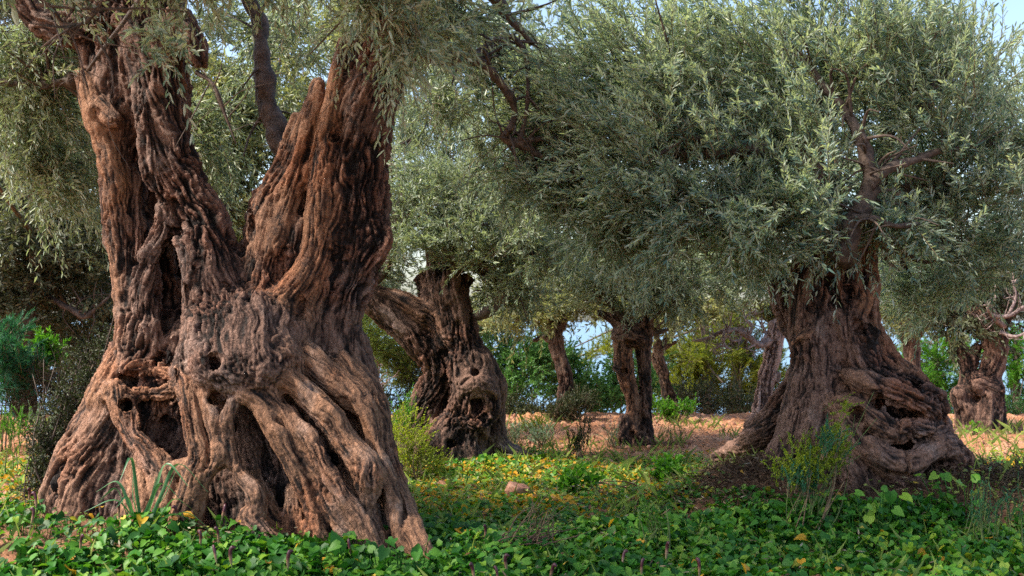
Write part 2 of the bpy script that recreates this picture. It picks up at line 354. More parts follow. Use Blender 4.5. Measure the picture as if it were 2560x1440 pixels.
# the big old olive on the left
Y0 = 5.9
BIG = empty('olive_tree', base_of(580, 1340, Y0), 'huge ancient olive tree with two gnarled stems rising from ridged tangled roots', 'olive tree', 'olive trees of the grove')
def big_trunk():
    lo = at(20, 1500, 6.2); hi = at(1120, -420, 5.6)
    wd = Wood((lo[0] - .1, 4.85, -.15), (hi[0] + .05, 6.75, hi[2]), .0064)
    S = lambda *it: sketch(wd, Y0, it)
    # core behind the roots
    S(([(480, 860, .18, 110), (410, 1050, .26, 180), (360, 1230, .3, 220), (350, 1420, .3, 240)], dict(k=.06)),
      ([(610, 880, .14, 125), (630, 1000, .2, 180), (690, 1180, .2, 215), (740, 1420, .16, 260)], dict(k=.08)),
      ([(760, 860, .12, 95), (830, 1020, .14, 115), (880, 1200, .08, 130), (930, 1420, .0, 140)], dict(k=.08)),
      ([(330, 300, .28, 50), (370, 480, .3, 66), (400, 620, .32, 76), (420, 780, .32, 80), (420, 900, .32, 90)], dict(k=.03)),
      ([(790, 360, .16, 50), (760, 560, .16, 60), (720, 740, .15, 90)], dict(k=.04)))
    # left stem, strand by strand
    S(([(120, -380, .25, 80), (215, -100, .22, 85), (270, 90, .18, 80), (290, 260, .12, 70), (300, 400, .1, 55), (318, 560, .1, 58), (345, 700, .08, 52), (350, 840, .08, 66), (340, 960, .12, 80), (310, 1060, .16, 95)], dict(k=.045, twist=.15)),
      ([(205, 190, .0, 22), (232, 270, -.01, 30), (262, 350, .0, 32), (285, 440, -.02, 30), (292, 520, .02, 30), (300, 640, .03, 26), (318, 780, .03, 30), (320, 900, .0, 45), (280, 990, .0, 60)], dict(k=.035, wood=.9)),
      ([(300, -350, .2, 110), (340, -100, .15, 112), (380, 80, .1, 88), (396, 230, .08, 74), (426, 370, .06, 64), (472, 500, .05, 68), (518, 630, .02, 80), (548, 740, -.02, 84), (590, 860, -.02, 110)], dict(k=.05, twist=-.2)),
      ([(360, 250, -.02, 34), (372, 350, -.04, 32), (376, 430, -.05, 26), (395, 480, -.05, 14)], dict(k=.03)),
      ([(418, 520, .02, 30), (405, 590, .0, 32), (372, 660, -.02, 30), (360, 740, -.02, 32), (378, 830, .0, 40), (360, 920, .0, 45)], dict(k=.03, twist=.2)),
      ([(500, 590, -.08, 36), (505, 680, -.1, 48), (500, 760, -.1, 42), (520, 830, -.16, 50)], dict(k=.05, twist=.1)),
      ([(250, 270, -.02, 30), (282, 300, -.06, 22)], dict(k=.03, wood=.6)),
      ([(440, 60, .0, 45), (478, 110, .0, 34), (492, 150, -.02, 26)], dict(k=.05)),
      ([(255, 70, .1, 56), (170, 75, .08, 44), (100, 50, .06, 38), (40, -20, .05, 34), (-20, -130, .05, 28)], dict(k=.05)))
    # right stem
    S(([(1080, -380, .1, 70), (1030, -120, .08, 85), (965, 100, .06, 84), (915, 260, .05, 80), (890, 400, .05, 82), (890, 540, .05, 84), (868, 680, .04, 74), (840, 800, .04, 62), (850, 900, .04, 80), (870, 1000, .02, 90)], dict(k=.05, twist=.12)),
      ([(930, 560, -.02, 40), (945, 605, -.03, 44), (905, 660, -.02, 44), (870, 740, -.02, 34), (845, 830, .0, 30)], dict(k=.05)),
      ([(862, 110, -.03, 22), (845, 200, -.05, 22), (826, 300, -.06, 26), (806, 400, -.08, 34), (800, 500, -.1, 40), (796, 590, -.1, 38), (772, 670, -.12, 40), (735, 720, -.14, 42), (700, 770, -.15, 46)], dict(k=.03, wood=.95)),
      ([(878, 230, -.02, 24), (862, 340, -.04, 32), (845, 430, -.06, 36), (835, 530, -.08, 34), (800, 640, -.1, 36), (770, 730, -.1, 36), (740, 810, -.1, 50)], dict(k=.03, wood=.6)),
      ([(742, 300, .06, 18), (735, 380, .06, 40), (700, 470, .05, 52), (670, 560, .04, 54), (662, 650, .02, 52), (655, 760, .0, 70)], dict(k=.04, wood=.55, twist=.1)),
      ([(795, 215, .04, 17), (788, 270, .03, 30), (765, 360, .02, 40), (742, 450, .0, 40), (715, 540, -.02, 38), (690, 620, -.03, 40)], dict(k=.03, wood=.75)),
      ([(645, 500, .1, 24), (628, 570, .1, 20), (634, 640, .08, 26)], dict(k=.04)),
      ([(752, 560, -.04, 24), (735, 620, -.06, 22), (725, 670, -.06, 16)], dict(k=.02)),
      ([(820, 700, -.06, 30), (805, 780, -.06, 26), (800, 850, -.08, 24)], dict(k=.03)),
      ([(770, 780, -.08, 30), (750, 860, -.12, 40), (740, 930, -.16, 46)], dict(k=.05)))
    # burl in the middle
    S(([(545, 850, -.22, 78), (556, 910, -.3, 84)], dict(k=.13)), ([(630, 825, -.22, 92), (640, 915, -.33, 88)], dict(k=.13)), ([(480, 900, -.16, 50), (470, 960, -.18, 44)], dict(k=.06)),
      ([(690, 845, -.18, 60), (700, 930, -.27, 58)], dict(k=.11)), ([(590, 790, -.12, 45), (690, 800, -.12, 40)], dict(k=.06)))
    # the roots
    R = lambda pts, **o: S(([(a, b, c - .075, r * .82) for a, b, c, r in pts], dict(dict(k=.013, wood=.75), **o)))
    R([(460, 930, -.2, 34), (476, 1010, -.3, 38), (488, 1090, -.34, 36), (500, 1150, -.36, 42), (480, 1230, -.36, 46), (455, 1330, -.36, 60), (430, 1420, -.36, 70)], wood=.75)
    R([(505, 950, -.26, 24), (528, 1030, -.34, 27), (541, 1090, -.37, 25), (550, 1145, -.4, 29), (528, 1180, -.38, 30), (505, 1220, -.36, 34)], wood=.7)
    R([(580, 1005, -.36, 20), (568, 1060, -.38, 24), (575, 1120, -.38, 24), (592, 1180, -.4, 28), (632, 1225, -.44, 34), (640, 1270, -.46, 34), (622, 1310, -.5, 42), (665, 1360, -.56, 48), (700, 1420, -.6, 50)], wood=.6)
    R([(612, 985, -.36, 26), (650, 1010, -.36, 30), (682, 1060, -.38, 32), (722, 1130, -.4, 36), (752, 1200, -.42, 36), (785, 1270, -.44, 36), (800, 1360, -.46, 50)], wood=.75)
    R([(672, 985, -.32, 34), (722, 1050, -.34, 40), (760, 1110, -.36, 40), (800, 1190, -.4, 42), (840, 1270, -.46, 44), (890, 1340, -.54, 40), (950, 1420, -.6, 40)], wood=.75)
    R([(735, 1060, -.36, 26), (778, 1100, -.42, 28), (815, 1170, -.46, 30), (855, 1240, -.5, 32), (905, 1310, -.56, 30), (950, 1400, -.62, 32)], wood=.6)
    R([(690, 920, -.26, 38), (760, 980, -.3, 42), (820, 1040, -.34, 46), (872, 1120, -.36, 46), (918, 1180, -.42, 52), (918, 1240, -.42, 40), (900, 1310, -.42, 42), (900, 1420, -.44, 50)], wood=.75)
    R([(765, 890, -.16, 40), (830, 950, -.18, 46), (890, 1000, -.2, 42), (922, 1050, -.24, 30), (938, 1120, -.28, 28), (965, 1200, -.36, 32), (985, 1280, -.42, 32), (1010, 1400, -.5, 36)], wood=.75)
    R([(850, 920, -.02, 60), (920, 1000, -.04, 58), (945, 1100, -.1, 52), (970, 1200, -.2, 50), (1010, 1290, -.36, 46), (1050, 1370, -.56, 34), (1085, 1430, -.68, 26)])
    R([(860, 1180, -.3, 30), (905, 1260, -.38, 30), (940, 1330, -.46, 34), (960, 1420, -.5, 40)])
    R([(650, 1180, -.26, 34), (660, 1270, -.3, 42), (700, 1340, -.34, 50), (740, 1420, -.4, 60)], k=.05)
    R([(735, 1230, -.32, 30), (740, 1310, -.36, 40), (760, 1410, -.44, 50)], k=.05)
    R([(600, 870, -.3, 36), (650, 860, -.3, 34), (705, 875, -.28, 30)], k=.06, wood=.4)
    # left side: the flaring base and its ridges
    R([(312, 900, .12, 58), (268, 1000, .12, 60), (222, 1090, .12, 66), (178, 1170, .14, 66), (155, 1290, .16, 80)], k=.05, wood=.45, twist=.25)
    R([(282, 1020, .0, 46), (246, 1110, -.02, 54), (214, 1190, -.02, 62), (205, 1300, -.02, 78)], k=.05, wood=.4, twist=.3)
    R([(300, 985, -.08, 46), (320, 1050, -.14, 42), (352, 1110, -.2, 40), (395, 1170, -.26, 42), (420, 1240, -.3, 50), (430, 1350, -.3, 60)], wood=.75)
    R([(275, 990, -.06, 34), (340, 985, -.08, 24), (400, 985, -.1, 22), (450, 965, -.14, 26)], k=.035)
    R([(330, 930, .0, 30), (390, 925, .02, 26), (440, 940, -.05, 26)], k=.035)
    R([(500, 1160, -.34, 34), (450, 1170, -.3, 26), (405, 1190, -.26, 30)], k=.035)
    R([(340, 1180, -.1, 40), (360, 1250, -.14, 60), (340, 1350, -.16, 80)], k=.06)
    R([(390, 1000, -.04, 16), (395, 1060, -.06, 15), (400, 1110, -.1, 18)], k=.03)
    R([(430, 1020, -.02, 14), (425, 1090, -.06, 15)], k=.03)
    # hollows
    def C(pts, **o):
        S((pts, dict(dict(k=.026, cut=True), **o)))
        if len(pts) == 2:
            (a, b, d, q), (e, f, g, h) = pts; j = rng.normal(0, .45, 4)
            S(([(a + j[0] * q, b + abs(j[1]) * 2 * q, d, q * .6), (e + j[0] * h, f + abs(j[1]) * 2 * h, g, h * .6)], dict(k=.03, cut=True)), ([(a + j[2] * q, b - abs(j[3]) * 1.6 * q, d, q * .5), (e + j[2] * h, f - abs(j[3]) * 1.6 * h, g, h * .5)], dict(k=.03, cut=True)))
    C([(415, 470, -.16, 20), (418, 520, -.1, 26), (428, 560, -.1, 16)]); C([(438, 540, -.1, 16), (432, 620, -.02, 22), (430, 720, .04, 28), (424, 820, .04, 32), (420, 910, .0, 24)], k=.025); C([(380, 900, -.1, 10), (410, 900, .0, 18)])
    C([(300, 330, -.12, 12), (305, 380, -.1, 20), (310, 470, -.12, 14)], k=.03); C([(228, 265, -.14, 11), (238, 290, -.1, 13)])
    C([(365, 430, -.16, 8), (370, 455, -.1, 9)]); C([(296, 715, -.1, 10), (300, 745, -.06, 12)])
    C([(538, 888, -.6, 13), (546, 924, -.36, 17)]); C([(536, 985, -.6, 9), (542, 1000, -.36, 12)]); C([(668, 955, -.5, 12), (700, 982, -.46, 12), (720, 1000, -.4, 10)])
    C([(328, 945, -.2, 16), (332, 958, .0, 22)]); C([(315, 1012, -.24, 10), (320, 1020, -.12, 12)])
    C([(405, 1040, -.28, 40), (405, 1090, -.16, 46), (435, 1115, -.16, 30)], k=.025); C([(270, 1130, -.3, 30), (300, 1160, -.26, 36), (285, 1190, -.28, 30)], k=.05)
    C([(560, 1195, -.5, 22), (556, 1255, -.34, 42), (550, 1310, -.36, 38)], k=.03); C([(612, 1040, -.5, 18), (630, 1100, -.36, 36), (655, 1160, -.3, 34), (690, 1200, -.36, 20)], k=.025)
    C([(838, 262, -.2, 9), (846, 300, -.12, 15), (832, 350, -.08, 14), (822, 382, -.06, 8)]); C([(718, 590, -.2, 10), (712, 640, -.12, 17), (712, 660, -.14, 10)])
    C([(790, 340, -.1, 8), (775, 430, -.1, 10), (765, 500, -.12, 12), (752, 540, -.14, 8)], k=.015); C([(628, 590, -.06, 10), (640, 540, .0, 14)])
    C([(805, 905, -.2, 8), (822, 820, -.14, 12), (838, 740, -.12, 9)], k=.02); C([(860, 1010, -.34, 14), (885, 1060, -.3, 20), (900, 1100, -.3, 10)], k=.03)
    C([(740, 740, -.26, 8), (752, 760, -.2, 14), (745, 800, -.2, 12)], k=.02); C([(560, 720, -.16, 9), (570, 748, -.12, 12)])
    C([(676, 1010, -.5, 8), (716, 1080, -.46, 11), (765, 1160, -.46, 12), (806, 1240, -.48, 12), (850, 1330, -.52, 12)], k=.015); C([(742, 1015, -.46, 8), (790, 1080, -.46, 11), (840, 1160, -.48, 13), (885, 1250, -.5, 12), (930, 1330, -.56, 9)], k=.015)
    C([(850, 1000, -.36, 10), (895, 1070, -.36, 15), (935, 1160, -.42, 16), (950, 1260, -.5, 16), (975, 1350, -.56, 10)], k=.02); C([(930, 1040, -.3, 7), (958, 1130, -.36, 9), (985, 1220, -.42, 10), (1025, 1330, -.56, 9)], k=.015); C([(740, 930, -.4, 8), (810, 1000, -.42, 9), (850, 1060, -.42, 8)], k=.015)
    C([(500, 960, -.46, 5), (516, 1040, -.46, 7), (522, 1110, -.48, 7), (516, 1160, -.5, 5)], k=.012); C([(440, 930, -.3, 8), (446, 1000, -.3, 8), (460, 1100, -.38, 8)], k=.015); C([(700, 1190, -.46, 8), (730, 1270, -.5, 12), (745, 1340, -.54, 12)], k=.02)
    C([(240, 1040, -.2, 7), (270, 1090, -.22, 9), (320, 1150, -.26, 9)], k=.02); C([(600, 860, -.6, 5), (640, 890, -.56, 7), (660, 940, -.56, 6)], k=.02); C([(500, 640, -.2, 5), (470, 720, -.16, 7), (480, 800, -.2, 6)], k=.015)
    C([(660, 760, -.26, 6), (690, 850, -.32, 8), (720, 900, -.34, 7), (770, 950, -.36, 6)], k=.02); C([(350, 560, -.1, 5), (345, 640, -.1, 7), (340, 720, -.1, 6)], k=.015)
    C([(180, 1200, -.1, 6), (150, 1215, .0, 10), (125, 1225, .05, 6)]); C([(870, 590, -.2, 20), (850, 690, -.14, 24)], k=.06)
    return wd.build('trunk', BARK, BIG, amp=1.0)

# the olive on the right with its snaking roots
Y1 = 6.6
RIGHT = empty('olive_tree', base_of(2120, 1260, Y1), 'broad old olive on a brown mound with snaking roots spilling to its right', 'olive tree', 'olive trees of the grove')
def right_trunk():
    wd = Wood((at(1770, 1200, 8.0)[0] - .05, 5.6, -.1), (at(2460, 1200, 6.5)[0] + .1, 8.0, at(2100, 250, 6.6)[2]), .0070)
    S = lambda *it: sketch(wd, Y1, it)
    S(([(2070, 480, .1, 40), (2040, 600, .05, 55), (2028, 700, .0, 50), (2030, 810, .0, 58), (2046, 920, -.02, 72), (2050, 1020, -.04, 90), (2040, 1140, -.02, 112), (2030, 1300, .0, 140)], dict(k=.06, twist=.12)),
      ([(2170, 560, .14, 30), (2168, 680, .1, 30), (2172, 780, .1, 30), (2188, 850, .1, 32), (2226, 920, .1, 40), (2270, 980, .08, 60), (2290, 1080, .1, 90)], dict(k=.03, wood=.6, twist=.1)),
      ([(2110, 560, .02, 40), (2105, 680, -.02, 42), (2110, 780, -.04, 46), (2130, 870, -.05, 60), (2160, 950, -.02, 60), (2180, 1050, .05, 80), (2180, 1250, .1, 140)], dict(k=.04)),
      ([(2150, 1000, .3, 120), (2190, 1110, .34, 155), (2230, 1260, .34, 175)], dict(k=.06)),
      ([(2135, 690, -.06, 20), (2150, 760, -.07, 24), (2130, 800, -.08, 20)], dict(k=.02, wood=.9)),
      ([(2172, 700, .0, 16), (2160, 760, -.03, 18), (2140, 795, -.05, 18)], dict(k=.02, wood=.9)),
      ([(2165, 820, .02, 14), (2205, 900, .02, 16), (2240, 960, .0, 18)], dict(k=.015, wood=.5)),
      ([(1986, 856, -.1, 8), (2006, 838, -.12, 10), (2034, 826, -.1, 12), (2065, 806, -.04, 14)], dict(k=.02, wood=.8)),
      ([(1945, 690, .35, 30), (1962, 770, .32, 28), (1995, 850, .2, 26)], dict(k=.03)))
    S(([(2004, 930, .14, 34), (1978, 985, .2, 38), (1942, 1045, .3, 42), (1905, 1080, .5, 44), (1880, 1110, .7, 36), (1830, 1126, 1.0, 20), (1790, 1140, 1.2, 14)], dict(k=.03, twist=.2)),
      ([(2012, 1020, .0, 48), (1996, 1110, .0, 58), (1970, 1200, .0, 66), (1940, 1290, .0, 70)], dict(k=.05)),
      ([(2120, 940, -.2, 28), (2170, 960, -.3, 34), (2230, 980, -.32, 32), (2285, 1000, -.3, 28), (2330, 1030, -.22, 30)], dict(k=.03, wood=.3)),
      ([(2150, 920, -.12, 24), (2220, 950, -.2, 24), (2280, 975, -.2, 22), (2330, 990, -.12, 26), (2345, 1030, -.08, 30)], dict(k=.03)),
      ([(2100, 1010, -.24, 36), (2150, 1030, -.32, 36), (2190, 1060, -.36, 36), (2225, 1080, -.36, 32), (2270, 1075, -.34, 30), (2320, 1080, -.28, 30), (2350, 1070, -.2, 22)], dict(k=.025, wood=.4)),
      ([(2120, 1070, -.3, 40), (2150, 1110, -.36, 40), (2200, 1140, -.4, 34), (2240, 1160, -.4, 36), (2290, 1150, -.36, 34), (2345, 1120, -.3, 36), (2390, 1150, -.2, 40), (2395, 1230, -.16, 50)], dict(k=.03, wood=.25)),
      ([(2310, 1090, -.18, 44), (2350, 1120, -.16, 50), (2365, 1180, -.14, 60), (2350, 1280, -.1, 90)], dict(k=.05)),
      ([(2100, 1120, -.28, 40), (2130, 1180, -.32, 50), (2150, 1260, -.32, 60)], dict(k=.04)),
      ([(2170, 1180, -.3, 30), (2220, 1195, -.34, 30), (2280, 1220, -.34, 44), (2300, 1300, -.3, 60)], dict(k=.04)),
      ([(2180, 1010, -.28, 16), (2200, 1035, -.34, 17), (2225, 1050, -.34, 15)], dict(k=.03)),
      ([(2250, 970, .0, 40), (2290, 985, .02, 44), (2325, 1010, .0, 34)], dict(k=.05)),
      ([(2200, 1090, .05, 90), (2290, 1150, .08, 90)], dict(k=.06)))
    C = lambda pts, **o: S((pts, dict(dict(k=.02, cut=True), **o)))
    C([(2135, 790, -.2, 8), (2150, 840, -.1, 22), (2170, 900, -.08, 20), (2215, 960, -.1, 10)], k=.02); C([(2023, 730, -.2, 5), (2025, 770, -.1, 9), (2027, 800, -.1, 6)])
    C([(2120, 715, -.14, 8), (2125, 750, -.08, 12), (2118, 780, -.1, 8)]); C([(2192, 1000, -.5, 14), (2196, 1008, -.3, 17)]); C([(2140, 1030, -.5, 14), (2144, 1040, -.34, 20)]); C([(2160, 1082, -.5, 10), (2166, 1085, -.4, 14)])
    C([(2225, 1110, -.5, 14), (2280, 1105, -.44, 22), (2320, 1100, -.36, 12)], k=.02); C([(2282, 965, -.2, 16), (2290, 970, -.08, 20)]); C([(2065, 1025, -.4, 10), (2062, 1060, -.3, 14), (2055, 1100, -.3, 9)])
    C([(1975, 1050, .02, 10), (1955, 1110, .05, 14), (1945, 1160, .05, 10)], k=.02); C([(2090, 880, -.2, 10), (2110, 920, -.16, 14)], k=.03); C([(2200, 1190, -.5, 12), (2260, 1190, -.42, 16)], k=.02); C([(1998, 1140, -.3, 9), (2000, 1150, -.2, 12)])
    return wd.build('trunk', BARK, RIGHT, amp=.95)

# the forked olive in the middle distance
Y2 = 8.85
FORK = empty('olive_tree', base_of(1150, 1140, Y2), 'forked olive with a limb leaning left and a round hollow low in its trunk', 'olive tree', 'olive trees of the grove')
def fork_trunk():
    wd = Wood((at(870, 1140, 9)[0] - .1, 8.3, -.12), (at(1440, 1140, 8.6)[0], 9.5, at(1100, 560, 8.9)[2]), .0098)
    S = lambda *it: sketch(wd, Y2, it)
    S(([(1100, 540, .05, 34), (1105, 640, .0, 44), (1114, 720, .0, 46), (1138, 790, .0, 46), (1160, 860, .0, 48), (1182, 930, .0, 60), (1186, 1010, -.02, 64), (1168, 1080, .0, 60), (1150, 1190, .0, 90)], dict(k=.04, twist=.15)),
      ([(860, 700, -.05, 20), (905, 738, -.05, 26), (962, 785, -.02, 31), (1020, 834, .0, 35), (1068, 880, .02, 38), (1092, 925, .04, 38), (1080, 985, .06, 40), (1056, 1040, .06, 44), (1058, 1150, .08, 50)], dict(k=.03, twist=.2)),
      ([(950, 728, -.02, 16), (1005, 752, -.02, 23), (1050, 780, -.02, 26), (1095, 805, .0, 32), (1130, 850, .0, 40)], dict(k=.035, wood=.4)),
      ([(1060, 700, .1, 24), (1090, 760, .06, 36)], dict(k=.04)), ([(1160, 700, .08, 22), (1130, 760, .04, 34)], dict(k=.04)),
      ([(1135, 900, -.1, 26), (1145, 960, -.12, 26), (1140, 1020, -.12, 22), (1130, 1040, -.1, 20)], dict(k=.03)),
      ([(1160, 965, -.16, 20), (1200, 960, -.18, 22), (1225, 985, -.14, 22), (1232, 1030, -.14, 20), (1215, 1060, -.16, 18), (1180, 1060, -.18, 18), (1158, 1045, -.16, 18)], dict(k=.03)),
      ([(1205, 900, -.02, 34), (1238, 960, .0, 26), (1242, 1050, .02, 24), (1250, 1110, .0, 26), (1300, 1140, -.02, 20), (1370, 1158, -.06, 12), (1440, 1175, -.1, 8)], dict(k=.03)),
      ([(1130, 1060, -.08, 40), (1110, 1110, -.12, 50), (1100, 1200, -.14, 70)], dict(k=.04)), ([(1175, 1070, -.12, 26), (1175, 1130, -.14, 30), (1175, 1200, -.14, 40)], dict(k=.03)),
      ([(1060, 1100, .0, 50), (1090, 1150, .0, 60), (1130, 1200, .0, 70)], dict(k=.05)),
      ([(1110, 930, .12, 34), (1108, 1010, .12, 40), (1105, 1100, .12, 50)], dict(k=.03)))
    C = lambda pts, **o: S((pts, dict(dict(k=.02, cut=True), **o)))
    C([(1188, 1000, -.34, 13), (1193, 1014, -.16, 17)], k=.035); C([(1196, 1020, -.3, 8), (1186, 1030, -.2, 9)], k=.03); C([(1184, 922, -.3, 6), (1188, 938, -.12, 9)], k=.03); C([(1215, 1080, -.3, 12), (1212, 1110, -.12, 18), (1215, 1150, -.2, 16)], k=.03)
    C([(1000, 780, -.16, 6), (1015, 790, -.12, 9)]); C([(1124, 1108, -.3, 8), (1130, 1112, -.2, 9)]); C([(1100, 860, -.12, 6), (1118, 900, -.08, 9), (1122, 950, -.08, 6)], k=.02); C([(1075, 840, -.1, 5), (1035, 815, -.1, 6), (985, 775, -.1, 4)], k=.015)
    return wd.build('trunk', BARK, FORK, amp=.9, scale=1.0)

def small_trunk(parent, Y, items, mat, vox=.0115, amp=.8, scale=1.0, keep=True):
    P = np.array([at(px, py, Y + d) for it in items for px, py, d, r in it[0]]); m = .2
    wd = Wood(P.min(0) - m, P.max(0) + m, vox); sketch(wd, Y, items)
    return wd.build('trunk', mat, parent, amp=amp, scale=scale, keep=keep)

if not ONLY or 'T' in ONLY:
    big_trunk(); right_trunk(); fork_trunk()
    # slim pollard in the clearing
    SLIM = empty('olive_tree', base_of(1590, 1100, 9.9), 'slim twisted pollard olive with a split trunk standing alone in the clearing', 'olive tree', 'olive trees of the grove')
    k2 = dict(k=.02)
    small_trunk(SLIM, 9.9, [
        ([(1556, 835, 0, 22), (1558, 890, 0, 25), (1568, 950, 0, 22), (1582, 1000, 0, 18), (1580, 1060, 0, 19), (1578, 1130, 0, 34)], dict(k=.025, wood=.6, twist=.2)),
        ([(1605, 820, .02, 26), (1609, 900, .02, 19), (1613, 970, .04, 17), (1615, 1040, .04, 17), (1620, 1130, .04, 19)], dict(k=.015)),
        ([(1545, 838, -.02, 17), (1580, 840, -.04, 26), (1615, 850, -.02, 18)], dict(k=.04)), ([(1558, 830, 0, 16), (1530, 800, 0, 13), (1498, 783, 0, 9)], k2), ([(1570, 820, 0, 18), (1545, 770, .1, 10), (1530, 740, .15, 8)], k2),
        ([(1612, 830, 0, 22), (1622, 780, 0, 14), (1640, 700, 0, 10)], k2), ([(1560, 1050, -.04, 16), (1556, 1080, -.05, 18), (1560, 1130, -.05, 22)], k2), ([(1540, 920, -.03, 10), (1555, 930, -.05, 12)], k2), ([(1600, 1085, -.08, 12), (1620, 1105, -.12, 8)], k2),
        ([(1572, 855, -.2, 7), (1573, 862, -.05, 9)], dict(k=.015, cut=True)), ([(1560, 920, -.2, 7), (1562, 930, -.06, 10)], dict(k=.015, cut=True)), ([(1566, 945, -.1, 4), (1572, 975, -.08, 6)], dict(k=.01, cut=True)), ([(1577, 1070, -.2, 6), (1578, 1085, -.06, 9)], dict(k=.015, cut=True)),
        ([(1592, 900, -.1, 6), (1599, 1000, -.05, 8), (1601, 1100, -.06, 8)], dict(k=.015, cut=True))], BARK, .0105, .7, .8)
    CURVE = empty('olive_tree', base_of(1412, 1050, 12.2), 'small olive with a plain curved trunk rising out of a dark bush', 'olive tree', 'olive trees of the grove')
    small_trunk(CURVE, 12.2, [([(1385, 815, 0, 17), (1390, 860, 0, 19), (1405, 910, 0, 19), (1415, 970, 0, 22), (1412, 1060, 0, 26)], dict(k=.03, twist=.2)), ([(1390, 850, 0, 16), (1360, 842, 0, 10), (1335, 850, 0, 7)], k2), ([(1390, 840, 0, 14), (1410, 800, 0, 12)], k2)], BARK_GREY, .012, .7)
    SPLIT = empty('olive_tree', base_of(1672, 1045, 12.0), 'little olive whose leaning trunk splits open near the ground', 'olive tree', 'olive trees of the grove')
    small_trunk(SPLIT, 12.0, [([(1645, 860, 0, 13), (1645, 900, 0, 16), (1660, 940, 0, 15), (1664, 985, 0, 13), (1664, 1060, 0, 15)], dict(k=.02, wood=.3)), ([(1655, 920, 0, 8), (1672, 960, 0, 7), (1686, 995, 0, 10), (1690, 1060, 0, 11)], k2), ([(1646, 880, 0, 12), (1665, 868, 0, 8), (1690, 855, 0, 5)], k2)], BARK_GREY, .011, .6)
    FIG = empty('fig_tree', base_of(1905, 1070, 10.6), 'leafless fig with a pinkish leaning trunk and bare pale branches', 'fig tree')
    small_trunk(FIG, 10.6, [([(1942, 820, 0, 24), (1932, 880, 0, 24), (1918, 940, 0, 23), (1908, 1000, 0, 25), (1895, 1110, 0, 32)], dict(k=.03, wood=.2)), ([(1938, 950, -.03, 12), (1940, 938, -.03, 11)], k2), ([(1905, 940, -.03, 10), (1898, 1040, -.05, 12)], k2), ([(1940, 830, 0, 22), (1965, 800, 0, 16)], k2)], BARK_PINK, .011, .6)
    TWIN = empty('olive_tree', base_of(2450, 1080, 10.8), 'stout twin stemmed olive with a bulging foot near the right edge', 'olive tree', 'olive trees of the grove')
    small_trunk(TWIN, 10.8, [([(2440, 780, 0, 22), (2478, 830, 0, 32), (2488, 890, 0, 28), (2470, 950, 0, 30), (2465, 1010, 0, 48), (2462, 1140, 0, 60)], dict(k=.04, twist=.15)), ([(2400, 860, .05, 14), (2415, 905, .05, 20), (2420, 960, .03, 22), (2415, 1010, 0, 32), (2420, 1060, 0, 30)], dict(k=.04)), ([(2440, 870, .05, 12), (2432, 905, .05, 14)], k2),
        ([(2395, 985, -.05, 22), (2400, 1010, -.05, 20)], dict(k=.04)), ([(2490, 840, 0, 22), (2515, 800, 0, 14), (2540, 780, 0, 10)], k2), ([(2440, 800, 0, 18), (2425, 770, 0, 13)], k2), ([(2440, 960, -.06, 30), (2480, 975, -.06, 30)], dict(k=.05)), ([(2430, 1080, -.05, 30), (2390, 1092, -.08, 12)], k2),
        ([(2440, 995, -.3, 6), (2441, 1000, -.1, 9)], dict(k=.015, cut=True)), ([(2478, 870, -.15, 4), (2470, 940, -.1, 5)], dict(k=.015, cut=True))], BARK, .0115, .8)
    POST = empty('olive_tree', base_of(2285, 1050, 13.0), 'straight olive trunk seen just behind the snaking roots', 'olive tree', 'olive trees of the grove')
    small_trunk(POST, 13.0, [([(2272, 800, 0, 20), (2278, 870, 0, 21), (2284, 920, 0, 19), (2290, 960, 0, 24), (2296, 1070, 0, 34)], dict(k=.03, twist=.1)), ([(2272, 850, 0, 18), (2250, 810, 0, 12)], k2), ([(2285, 850, 0, 16), (2305, 815, 0, 12)], k2)], BARK_GREY, .013, .7)

